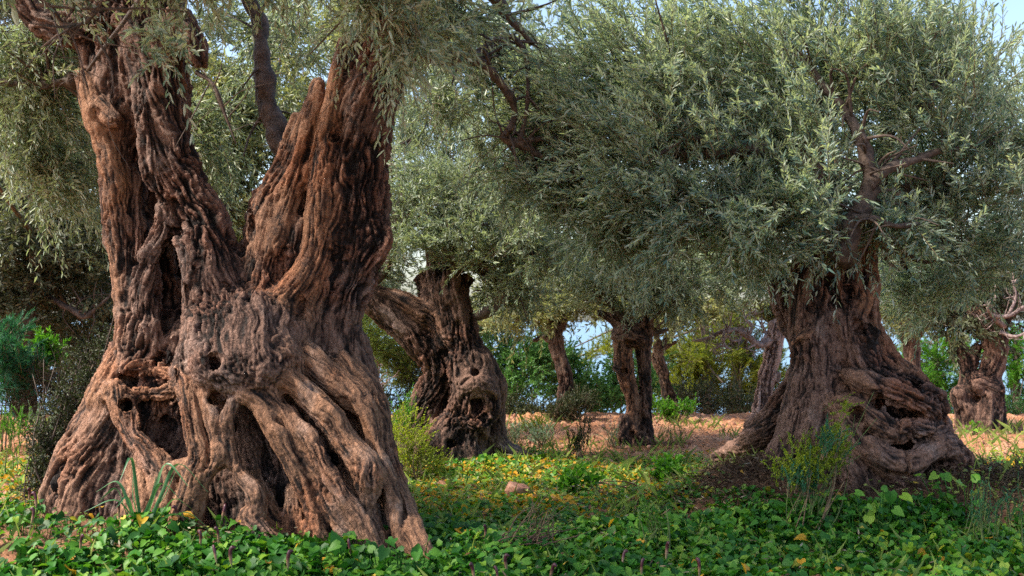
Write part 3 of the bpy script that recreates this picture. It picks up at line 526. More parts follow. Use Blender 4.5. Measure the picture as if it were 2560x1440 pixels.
# ------------------------------------------------------------------ leaves
def unit(v): return v / (np.linalg.norm(v, axis=-1, keepdims=True) + 1e-9)
def sprays(P, D, length, nleaf, leaf, width, r, droop=.25, spread=55, twigs=True, tw=.0016, jit=.35, flat=.5, tint=None, tintw=.35):
    """leafy shoots: P start points, D directions; returns leaf arrays and twig arrays"""
    S = len(P); D = unit(D); ln = length * r.uniform(.6, 1.3, S)
    t = np.linspace(.08, 1, nleaf)[None] + r.uniform(-.03, .03, (S, nleaf))
    G = np.array([0, 0, -1.0]); bend = unit(r.normal(size=(S, 3))) * .25 + G * droop
    C = P[:, None] + D[:, None] * (ln[:, None] * t)[..., None] + bend[:, None] * (ln[:, None] * t ** 2)[..., None]
    T = unit(D[:, None] + 2 * bend[:, None] * t[..., None])
    ref = unit(r.normal(size=(S, 3)) * .35 + [0, 0, 1.0]); A = unit(np.cross(T, ref[:, None])); B = np.cross(A, T)
    az = (np.arange(nleaf) % 2) * math.pi + (np.arange(nleaf) // 2 % 2) * math.pi / 2
    az = az[None] + r.uniform(0, 6.28, (S, 1)) + r.normal(0, .4, (S, nleaf))
    rad = A * np.cos(az)[..., None] + B * np.sin(az)[..., None] * (1 - .4 * flat)
    al = np.radians(spread + r.normal(0, 14, (S, nleaf))) * (1.05 - .55 * np.clip(t, 0, 1))
    L = unit(T * np.cos(al)[..., None] + rad * np.sin(al)[..., None] + r.normal(0, jit * .3, (S, nleaf, 3)))
    nn = np.cross(L, T); side = unit(nn + r.normal(0, jit, (S, nleaf, 3)) * 1.0); up = np.cross(side, L)
    fl = up[..., 2] < 0; side[fl] *= -1; up[fl] *= -1
    ll = leaf * r.uniform(.6, 1.2, (S, nleaf)) * (1 - .25 * t); wl = width * r.uniform(.75, 1.2, (S, nleaf))
    def pt(u, s, h): return C + L * (ll * u)[..., None] + side * (wl * s)[..., None] + up * (wl * h)[..., None]
    curl = r.uniform(-.6, .3, (S, nleaf))
    V = np.stack([pt(0, 0, 0), pt(.32, .5, .22), pt(.7, .4, .2 + curl * .4), pt(1, 0, curl), pt(.7, -.4, .2 + curl * .4), pt(.32, -.5, .22)], 2).reshape(-1, 3)
    n = S * nleaf; b = np.arange(n)[:, None] * 6
    Lp = (b + np.array([[0, 1, 2, 3, 0, 3, 4, 5]])).ravel()
    base = (r.random(S) if tint is None else tint)
    rnd = np.clip(base[:, None] * tintw + r.random((S, nleaf)) * (1 - tintw), 0, 1).reshape(-1)
    lf = (V, Lp, 4, np.repeat(rnd, 6))
    tg = None
    if twigs:
        k = 5; tt = np.linspace(-.12, .98, k)[None]
        Q = P[:, None] + D[:, None] * (ln[:, None] * tt)[..., None] + bend[:, None] * (ln[:, None] * tt ** 2)[..., None]
        an = np.arange(3) * 2.0944
        a0 = unit(np.cross(D, ref)); b0 = np.cross(a0, D); ring = a0[:, None] * np.cos(an)[None, :, None] + b0[:, None] * np.sin(an)[None, :, None]
        rr = tw * np.linspace(1.5, .5, k)
        V = Q[:, :, None] + ring[:, None] * rr[None, :, None, None]
        i = np.arange(k - 1)[:, None] * 3; j = np.arange(3)[None]; q = np.stack([i + j, i + (j + 1) % 3, i + 3 + (j + 1) % 3, i + 3 + j], -1).reshape(-1)
        Lp = (np.arange(S)[:, None] * (3 * k) + q[None]).ravel()
        tg = (V.reshape(-1, 3), Lp, 4, 0.0)
    return lf, tg

class Crown:
    """foliage of one tree: clumps of shoots, one leaf mesh and one twig mesh"""
    def __init__(s, seed): s.r = np.random.default_rng(seed); s.lf = MB(); s.tg = MB(); s.gaps = []
    def gap(s, px, py, Y, rx, ry, rd): s.gaps.append((at(px, py, Y), np.array([rx * Y / F, rd, ry * Y / F])))
    def clump(s, px, py, Y, rx, ry, rd, n, wind=(0, 0, 0), droop=.25, length=.34, nleaf=22, leaf=.085, width=.017, out_=.7, hang=0, shell=.45, tint=None, spread=52, tw=.0016, jit=.35):
        r = s.r; c = at(px, py, Y); R = np.array([rx * Y / F, rd, ry * Y / F])
        # sub-clumps: foliage gathers in tufts with gaps between
        m = max(6, int(n / 8)); u = unit(r.normal(size=(m, 3))) * (r.random((m, 1)) ** shell); cc = c + u * R
        size = .22 * R.mean() * r.uniform(.6, 1.6, m) + .06
        w = r.integers(0, m, n); uo = u[w]
        P = cc[w] + unit(r.normal(size=(n, 3))) * (r.random((n, 1)) ** .5) * size[w][:, None]
        D = unit(uo + 1e-6) * out_ + unit(r.normal(size=(n, 3))) * .5 + np.array(wind) * 1.3 + np.array([0, 0, .3 - hang]) + unit(r.normal(size=(m, 3)))[w] * .45
        ok = np.ones(n, bool)
        for g, q in s.gaps: ok &= (((P + unit(D) * length * .3 - g) / q) ** 2).sum(1) > 1
        P, D, w = P[ok], D[ok], w[ok]; n = len(P)
        tn = np.clip((r.random(m)[w] * .8 + r.random(n) * .2 if tint is None else tint + r.normal(0, .12, m)[w] + r.normal(0, .08, n)), 0, 1)
        lf, tg = sprays(P - unit(D) * length * .4, D, length, nleaf, leaf, width, r, droop, spread, True, tw, jit, tint=tn)
        s.lf.add(*lf); s.tg.add(*tg)
        return c, cc
    def done(s, parent, mat, tmat, name='crown'):
        o = s.lf.build(name, mat, parent); s.tg.build('twigs', tmat, parent); return o

def limb(parent, pts, Y0, mat=None, name='limb', sides=12, rough=.42, n=8):
    """a limb given in photograph pixels with depth offsets"""
    P = np.array([np.append(at(px, py, Y0 + d), r * (Y0 + d) / F) for px, py, d, r in pts]); P = catmull(P, n)
    P[1:-1, :3] += (np.stack([noise3(P[1:-1, :3] * 6 + k * 9.1) for k in range(3)], 1) - .5) * P[1:-1, 3:] * 1.3
    mb = MB(); sweep(mb, P[:, :3], np.maximum(P[:, 3], .002), sides, rough)
    q = np.random.default_rng(int(abs(P[0, 0]) * 997) + len(P))
    for k in range(len(P) // 3):     # side twigs
        i = q.integers(len(P) // 5, len(P)); a = P[i, :3]; rr = min(P[i, 3] * .45, .012); d = unit(q.normal(size=3) + [0, 0, .3]) * q.uniform(.15, .4)
        T = catmull(np.array([a, a + d * .5 + q.normal(0, .03, 3), a + d + [0, 0, -.05]]), 4); sweep(mb, T, np.linspace(rr, rr * .2 + .0008, len(T)), 5, .2)
    return mb.build(name, mat or LIMB, parent, True)

def limbs_to(parent, start, targets, r0, mat=None, seed=0, n=4, sides=7):
    """limbs that leave the trunk at start (world point, radius) and reach into the clumps"""
    r = np.random.default_rng(seed)
    for c in targets:
        a = np.array(start[:3]); b = np.array(c); d = np.linalg.norm(b - a)
        m1 = a + (b - a) * .35 + np.array([0, 0, .18 * d]) + r.normal(0, .07 * d, 3); m2 = a + (b - a) * .7 + np.array([0, 0, .12 * d]) + r.normal(0, .07 * d, 3)
        P = catmull(np.array([np.append(a, r0), np.append(m1, r0 * .62), np.append(m2, r0 * .4), np.append(b, r0 * .15)]), n)
        mb = MB(); sweep(mb, P[:, :3], P[:, 3], sides, .3)
        for q in range(3):   # forks
            i = r.integers(len(P) // 3, len(P) - 1); s = P[i, :3]; e = b + r.normal(0, .3 * d, 3)
            e = s + (e - s) * .6; mid = (s + e) / 2 + r.normal(0, .08 * d, 3); rr = P[i, 3] * .6
            Q = catmull(np.array([np.append(s, rr), np.append(mid, rr * .6), np.append(e, rr * .2)]), 4); sweep(mb, Q[:, :3], Q[:, 3], 6, .3)
        mb.build('limb', mat or LIMB, parent, True)

OLIVE = leaf_mat('olive_leaf', [(0, (0.063, 0.107, 0.063)), (.35, (0.121, 0.177, 0.107)), (.6, (0.199, 0.255, 0.163)), (.85, (0.297, 0.340, 0.185)), (1, (0.425, 0.425, 0.170))], (0.340, 0.397, 0.312), .38, .22, .55)
OLIVE_WARM = leaf_mat('olive_leaf_warm', [(0, (0.053, 0.079, 0.032)), (.4, (0.126, 0.153, 0.053)), (.75, (0.231, 0.242, 0.085)), (1, (0.358, 0.327, 0.095))], (0.264, 0.274, 0.158), .42, .32, .45)
OLIVE_BLUE = leaf_mat('olive_leaf_blue', [(0, (.04, .10, .09)), (.35, (.11, .185, .15)), (.7, (.22, .29, .20)), (1, (.40, .43, .25))], (.38, .44, .38), .36, .34, .5)
OLIVE_SHADE = leaf_mat('olive_leaf_shade', [(0, (0.023, 0.039, 0.019)), (.5, (0.062, 0.078, 0.039)), (1, (0.132, 0.140, 0.062))], (0.125, 0.140, 0.094), .5, .22, .4)  # shade of the back crowns put into a darker copy of the leaf colour

if not ONLY or 'C' in ONLY:
    # right tree
    cr = Crown(11); W = (-.5, -.15, .3); t = []
    cr.gap(2160, 440, 6.0, 80, 130, .4); cr.gap(2270, 400, 6.0, 90, 40, .4); cr.gap(2060, 230, 6.1, 70, 60, .4); cr.gap(2545, 25, 6.4, 38, 60, 1.5); cr.gap(2130, 560, 6.0, 60, 70, .4)
    spec = [(1560, 150, 6.3, 250, 170, .55, 300), (1600, 380, 6.0, 250, 170, .5, 380), (1760, 550, 6.1, 220, 110, .45, 300), (1480, 490, 6.4, 160, 100, .4, 170), (1850, 250, 6.4, 280, 220, .6, 470), (1980, 450, 6.2, 220, 140, .45, 330), (2080, 120, 6.6, 300, 200, .6, 440), (2330, 200, 6.5, 250, 210, .6, 400), (2370, 460, 6.6, 200, 150, .55, 300), (2190, 560, 6.3, 170, 70, .3, 150), (2430, 620, 7.0, 180, 110, .5, 240), (2290, 720, 7.3, 110, 70, .4, 120), (2040, 570, 6.2, 120, 60, .25, 90), (2580, 360, 6.5, 150, 230, .5, 150), (1890, 620, 6.6, 90, 60, .3, 80), (1400, 280, 6.5, 170, 150, .4, 150), (2000, -120, 6.6, 450, 90, .5, 150)]
    for i, (px, py, Y, rx, ry, rd, n) in enumerate(spec):
        low = py > 500
        c, cc = cr.clump(px, py, Y, rx, ry, rd, int(n * 1.22), wind=(W[0] * (1 if px < 1950 else .35), -.25, .45 if px > 1950 else .12) if not low else (-.3, -.25, -.05), droop=.1 if not low else .25, hang=.05 if low else 0, width=.0112, leaf=.063, nleaf=28, length=.31)
        if px > 1450: t.append(c)
    cr.done(RIGHT, OLIVE_BLUE, TWIG)
    limb(RIGHT, [(2105, 640, 0, 34), (2130, 560, -.05, 27), (2165, 490, -.1, 22), (2172, 440, -.1, 20), (2155, 360, -.1, 17), (2120, 290, -.05, 13), (2060, 220, 0, 10), (2010, 140, .05, 6)], 6.3)
    limb(RIGHT, [(2170, 465, -.12, 16), (2220, 420, -.14, 14), (2290, 400, -.1, 11), (2345, 380, -.05, 8), (2420, 370, 0, 4)], 6.3)
    limb(RIGHT, [(2130, 540, -.1, 12), (2190, 545, -.2, 9), (2240, 565, -.22, 8), (2300, 560, -.2, 4)], 6.3)
    limbs_to(RIGHT, at(2040, 600, 6.65), [t[i] for i in (1, 4, 2, 0, 6)], .085, seed=3); limbs_to(RIGHT, at(2185, 580, 6.75), [t[i] for i in (7, 8, 10, 11, 13)], .07, seed=4)
    # forked middle tree
    cr = Crown(12); t = []
    spec = [(1130, 420, 8.9, 200, 170, .6, 420), (1030, 540, 8.7, 150, 100, .5, 220), (1220, 560, 8.5, 180, 100, .5, 260), (1330, 660, 8.7, 150, 90, .5, 210), (1150, 610, 8.5, 120, 50, .3, 90), (930, 660, 8.8, 60, 40, .25, 50), (1350, 500, 9.2, 200, 160, .6, 340), (1090, 320, 9.4, 130, 120, .5, 180), (1290, 730, 9.2, 100, 45, .35, 80)]
    for px, py, Y, rx, ry, rd, n in spec: t.append(cr.clump(px, py, Y, rx, ry, rd, n, wind=(-.1, -.3, .35 if py < 640 else -.1), droop=.15, hang=.0 if py < 640 else .15, leaf=.060, width=.0112, nleaf=30)[0])
    cr.done(FORK, OLIVE, TWIG)
    limbs_to(FORK, at(1105, 690, 8.85), [t[i] for i in (0, 2, 3, 6, 8)], .08, seed=5); limbs_to(FORK, at(900, 735, 8.8), [t[1], t[5], t[7]], .05, seed=6)
    limb(FORK, [(1270, 700, 0, 26), (1310, 640, 0, 28), (1290, 590, .05, 22), (1260, 520, .1, 12)], 8.8); limb(FORK, [(1190, 790, 0, 14), (1240, 740, 0, 20), (1280, 690, 0, 24)], 8.8)
    # slim pollard
    cr = Crown(13); t = []
    spec = [(1600, 680, 9.8, 180, 80, .5, 270), (1480, 640, 10.1, 150, 80, .5, 190), (1730, 680, 10.0, 150, 80, .45, 190), (1620, 600, 10.2, 220, 90, .6, 280), (1800, 620, 10.4, 130, 110, .5, 170), (1690, 760, 9.9, 90, 30, .3, 60), (1480, 735, 10.0, 90, 35, .3, 60)]
    for px, py, Y, rx, ry, rd, n in spec: t.append(cr.clump(px, py, Y, rx, ry, rd, n, wind=(-.2, -.3, .0), droop=.25, hang=.1, leaf=.063, width=.0118, tint=.62, nleaf=30)[0])
    cr.done(SLIM, OLIVE, TWIG)
    limbs_to(SLIM, at(1575, 825, 9.9), [t[0], t[1], t[6]], .035, seed=7); limbs_to(SLIM, at(1612, 815, 9.92), [t[2], t[3], t[5]], .035, seed=8)
    limb(SLIM, [(1615, 830, 0, 10), (1650, 828, 0, 6), (1670, 822, 0, 4)], 9.9)
    # small ones behind
    def small(tree, seed, start, Y, spec, mat, tint=None, r0=.04, **kw):
        cr = Crown(seed); t = []
        for px, py, dY, rx, ry, rd, n in spec: t.append(cr.clump(px, py, Y + dY, rx, ry, rd, n, wind=(0, -.2, .0), droop=.25, hang=.1, leaf=.08, width=.018, tint=tint, **kw)[0])
        cr.done(tree, mat, TWIG); limbs_to(tree, at(*start, Y), t, r0, seed=seed)
    small(CURVE, 21, (1390, 835), 12.2, [(1340, 765, 0, 150, 40, .5, 150), (1440, 765, .1, 120, 40, .5, 130), (1250, 770, .2, 110, 45, .5, 110), (1390, 690, .3, 180, 70, .6, 170)], OLIVE_WARM, .65)
    small(SPLIT, 22, (1645, 870), 12.0, [(1660, 800, 0, 80, 30, .4, 80), (1720, 765, .2, 100, 40, .4, 100), (1590, 760, .3, 110, 40, .4, 90)], OLIVE_WARM, .7)
    small(TWIN, 23, (2470, 800), 10.8, [(2480, 700, .2, 150, 70, .6, 230), (2380, 790, .1, 90, 60, .4, 150), (2560, 740, .3, 120, 90, .5, 180), (2330, 700, .5, 140, 90, .5, 220)], OLIVE_SHADE, .4)
    small(POST, 24, (2278, 830), 13.0, [(2260, 770, 0, 110, 45, .5, 130), (2350, 760, .2, 110, 45, .5, 120), (2250, 700, .3, 190, 80, .6, 200)], OLIVE_WARM, .6)
    small(FIG, 25, (1955, 810), 10.6, [(1925, 770, .2, 60, 40, .3, 60), (1940, 700, .2, 110, 50, .4, 110)], OLIVE_WARM, .8)
    # big tree: overhead foliage, boughs in front of the stems and the long bough to the right
    cr = Crown(14); t = []
    cr.gap(1215, 150, 6.1, 90, 60, .4); cr.gap(1275, 290, 6.1, 60, 90, .4); cr.gap(1040, 270, 6.4, 40, 50, .6)
    spec = [(120, -100, 4.6, 170, 50, .3, 70, .3), (330, -150, 4.5, 160, 50, .3, 80, .3), (560, -140, 4.7, 150, 50, .3, 80, .4), (690, -110, 5.0, 110, 40, .3, 40, .4), (880, -120, 4.6, 160, 50, .3, 90, .5), (960, 30, 4.7, 100, 45, .2, 56, .6), (1010, 110, 4.8, 70, 35, .15, 30, .6), (1120, 50, 5.6, 120, 80, .3, 110, .45), (420, 110, 4.4, 70, 30, .15, 12, .3), (100, 230, 6.4, 160, 110, .5, 240, .5), (130, 420, 6.7, 140, 110, .5, 240, .45), (60, 100, 6.2, 170, 90, .5, 200, .4), (1230, 120, 6.6, 150, 110, .3, 130, .3), (1340, 250, 6.6, 130, 110, .3, 110, .25), (1280, 420, 6.4, 120, 70, .3, 90, .25), (1420, 430, 6.4, 120, 80, .3, 110, .25), (1100, 260, 6.5, 80, 100, .3, 60, .3), (1560, 560, 6.2, 140, 60, .3, 130, .3), (690, 120, 6.9, 100, 120, .4, 110, .4), (500, 320, 7.0, 80, 160, .35, 170, .6)]
    for px, py, Y, rx, ry, rd, n, ti in spec: t.append(cr.clump(px, py, Y, rx, ry, rd, n, wind=(.25 if px < 1100 else 0, -.1, -.1), droop=.32, hang=.25, leaf=.064, width=.0122, tint=ti, nleaf=26)[0])
    # the part of its crown above the frame, which shades the ground in front
    for x, y, z, rx, ry, rz, n in [(-2.6, 4.2, 3.4, 1.3, 1.1, .5, 190), (-1.0, 4.4, 3.8, 1.0, .8, .4, 110), (.4, 3.9, 3.7, 1.0, .7, .4, 90), (-1.8, 2.8, 3.6, 1.2, .9, .5, 160), (0, 3.0, 3.7, 1.2, .9, .5, 150), (-2.2, 5.0, 4.3, 1.2, .6, .4, 70)]:
        c = np.array([x, y, z]); r = cr.r; u = unit(r.normal(size=(n, 3))) * r.random((n, 1)) ** .5
        lf, tg = sprays(c + u * [rx, ry, rz], u + r.normal(0, .6, (n, 3)), .5, 24, .12, .03, r, .3); cr.lf.add(*lf); cr.tg.add(*tg); t.append(c)
    cr.done(BIG, OLIVE, TWIG)
    limb(BIG, [(1040, 60, -.1, 40), (1085, 130, -.1, 24), (1140, 145, -.05, 16), (1190, 148, 0, 15), (1225, 175, 0, 14), (1262, 225, .05, 12), (1285, 280, .1, 10), (1272, 325, .1, 9), (1258, 345, .1, 9), (1290, 362, .1, 9), (1345, 350, .12, 7), (1420, 345, .15, 5), (1500, 340, .2, 3)], 6.1)
    limb(BIG, [(1190, 150, 0, 12), (1225, 108, .05, 10), (1255, 98, .05, 10), (1285, 96, .05, 8), (1320, 150, .1, 7), (1320, 230, .1, 6), (1312, 300, .1, 6), (1298, 355, .1, 7)], 6.1)
    limb(BIG, [(1280, 350, .1, 7), (1350, 390, .1, 6), (1440, 430, .1, 5), (1520, 500, .1, 5), (1600, 560, .1, 2)], 6.1)
    limb(BIG, [(1180, -60, 0, 22), (1230, -10, 0, 18), (1275, 45, .05, 13), (1330, 110, .1, 8)], 6.1)
    limb(BIG, [(720, 400, .25, 30), (695, 340, .3, 28), (672, 250, .35, 25), (655, 160, .4, 22), (630, 40, .45, 18), (600, -120, .5, 14)], 5.9)
    limb(BIG, [(190, 200, .15, 20), (130, 205, .2, 12), (60, 208, .25, 10), (-60, 200, .3, 8)], 5.9)
    limb(BIG, [(60, -60, 0, 9), (130, 20, 0, 7), (165, 58, 0, 7), (220, 48, 0, 5), (270, -20, 0, 4)], 4.5); limb(BIG, [(90, 10, 0, 4), (240, 22, 0, 4), (380, 20, .1, 3), (470, 30, .1, 2)], 4.5)
    limb(BIG, [(170, 60, 0, 3), (195, 130, .02, 2.5), (215, 200, .02, 1.2)], 4.5); limb(BIG, [(240, 90, .1, 3), (275, 160, .1, 2.5), (285, 235, .1, 1.2)], 4.5)
    limb(BIG, [(490, 180, 0, 8), (530, 210, -.05, 5), (560, 280, -.05, 4), (590, 360, -.05, 2)], 5.9)
    limb(BIG, [(860, 120, -.3, 4), (905, 170, -.32, 3), (930, 210, -.34, 2), (990, 225, -.34, 1.2)], 5.3)
    limbs_to(BIG, at(320, -250, 6.1), [t[-1], t[-2], t[-7], t[0], t[2]], .11, seed=9); limbs_to(BIG, at(1060, -250, 6.0), [t[-3], t[-5], t[7], t[4], t[5]], .1, seed=10)

if not ONLY or 'C' in ONLY:
    # pale leafless branches
    def bare(parent, Y, lines, mat, seed):
        mb = MB(); q = np.random.default_rng(seed)
        for ln in lines:
            P = np.array([np.append(at(px, py, Y + dy), r_ * Y / F) for px, py, dy, r_ in ln]); P = catmull(P, 4); sweep(mb, P[:, :3], P[:, 3], 6, .2)
            for k in range(len(P)):
                if q.random() < .8:
                    a = P[k, :3]; d = unit(q.normal(size=3) * [1, .5, 1] + [-.2, 0, .25]) * q.uniform(.08, .24); T = catmull(np.array([a, a + d * .5 + q.normal(0, .03, 3), a + d + [0, 0, .05]]), 4); sweep(mb, T, np.linspace(.006, .002, len(T)), 5)
        mb.build('bare_branches', mat, parent, True)
    bare(FIG, 10.6, [[(1938, 845, 0, 13), (1900, 862, -.1, 9), (1869, 841, -.15, 8), (1840, 825, -.2, 7), (1794, 833, -.2, 5), (1782, 848, -.2, 4)], [(1840, 825, -.2, 5), (1811, 831, -.25, 4), (1811, 862, -.3, 3.5), (1828, 874, -.3, 2)], [(1794, 834, -.2, 4), (1760, 848, -.2, 3.5), (1730, 852, -.2, 2)], [(1869, 841, -.15, 5), (1880, 815, -.1, 4), (1862, 795, -.05, 3), (1890, 775, 0, 2)], [(1900, 860, -.1, 5), (1915, 835, -.05, 4), (1900, 805, 0, 3)], [(1900, 855, -.1, 4), (1866, 873, -.2, 2)], [(1811, 862, -.3, 3), (1790, 870, -.3, 2.5), (1782, 880, -.3, 2)], [(1855, 832, -.15, 4), (1848, 850, -.2, 3.5), (1830, 852, -.25, 2.5), (1822, 842, -.25, 2)]], LIMB_PALE, 3)
    bare(TWIN, 10.6, [[(2510, 815, 0, 9), (2490, 800, -.1, 6), (2470, 770, -.2, 5), (2490, 740, -.2, 3)], [(2480, 790, -.1, 6), (2520, 790, -.2, 5), (2560, 765, -.2, 4), (2590, 720, -.2, 3)], [(2500, 830, -.1, 6), (2540, 842, -.2, 4), (2580, 820, -.2, 3)], [(2520, 790, -.2, 4), (2540, 740, -.2, 3), (2530, 700, -.2, 2)]], LIMB_PALE, 4)

# ------------------------------------------------------------------ trees and bushes farther back
PINE = leaf_mat('pine_needle', [(0, (.05, .09, .012)), (.4, (.14, .18, .02)), (.75, (.26, .28, .03)), (1, (.36, .34, .05))], None, .5, .35, .3)
PINE_BLUE = leaf_mat('blue_green_needle', [(0, (.015, .07, .04)), (.5, (.03, .14, .075)), (1, (.06, .22, .11))], None, .5, .3, .3)
BUSH = leaf_mat('bush_leaf', [(0, (0.030, 0.090, 0.027)), (.5, (0.075, 0.195, 0.053)), (1, (0.165, 0.345, 0.090))], None, .45, .3, .4)
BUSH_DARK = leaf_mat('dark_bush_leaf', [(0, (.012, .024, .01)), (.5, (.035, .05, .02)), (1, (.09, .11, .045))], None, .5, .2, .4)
BUSH_LIGHT = leaf_mat('light_bush_leaf', [(0, (.09, .14, .03)), (.5, (.19, .26, .06)), (1, (.34, .40, .11))], None, .5, .35, .3)
BUSH_YELLOW = leaf_mat('yellow_green_leaf', [(0, (.10, .16, .012)), (.5, (.24, .31, .02)), (.85, (.36, .40, .03)), (1, (.5, .42, .02))], None, .5, .4, .3)
SILVER = leaf_mat('silver_leaf', [(0, (.08, .14, .09)), (.5, (.17, .25, .17)), (1, (.30, .38, .26))], None, .55, .25, .3)
VIVID = leaf_mat('vivid_leaf', [(0, (.03, .12, .01)), (.5, (.08, .24, .02)), (1, (.18, .36, .04))], None, .4, .4, .35)
DRYLEAF = leaf_mat('dry_leaf', [(0, (.02, .018, .012)), (.5, (.06, .05, .03)), (1, (.13, .11, .065))], None, .6, .15, .3)

def plant(name, label, cat, px, Y, py=None, group=None):
    p = at(px, 800, Y); z = ground_z(p[0], Y); return empty(name, (p[0], Y, float(z)), label, cat, group)
GREENSTEM = twig_mat('green_stem', (.09, .13, .03))
def bushy(name, label, cat, px, Y, spec, mat, seed, leaf=.05, width=.015, length=.3, nleaf=20, tint=None, stem=TWIG, wind=(0, -.1, .2), droop=.15, spread=50, group=None, stems=7, trunk=None, pale=None, trunk_mat=None, tw=.002, part='foliage', out_=.7, jit=.35):
    e = plant(name, label, cat, px, Y, group=group); cr = Crown(seed); t = []
    for cx, cy, dY, rx, ry, rd, n in spec:
        t.append(cr.clump(cx, cy, Y + dY, rx, ry, rd, n, wind=wind, droop=droop, length=length, nleaf=nleaf, leaf=leaf, width=width, tint=tint, spread=spread, tw=tw, out_=out_, jit=jit)[0])
    cr.lf.build(part, mat, e); r = cr.r; b = np.array(e.location)
    mb = cr.tg
    TP = catmull(np.array([np.append(at(x, y, Y + d), rr * (Y + d) / F) for x, y, d, rr in trunk]), 5) if trunk else None
    for c in t:
        for q in range(max(1, stems // len(t))):
            s = b + r.normal(0, .04, 3) * [1, 1, 0] - [0, 0, .04]; thick = tw * 4
            if trunk: i = r.integers(int(len(TP) * .55), len(TP)); s = TP[i, :3]; thick = max(TP[i, 3] * .5, .012)
            en = c + r.normal(0, .2, 3) * (c - b)[2]
            P = catmull(np.array([s, s * .6 + en * .4 + r.normal(0, .05, 3), en]), 4); sweep(mb, P, np.linspace(1, .25, len(P)) * thick, 6, .3)
    mb.build('stems', stem, e)
    if trunk:
        P = TP; mb = MB(); sweep(mb, P[:, :3], P[:, 3], 9, .25); mb.build('trunk', trunk_mat or LIMB, e, True)
    return e

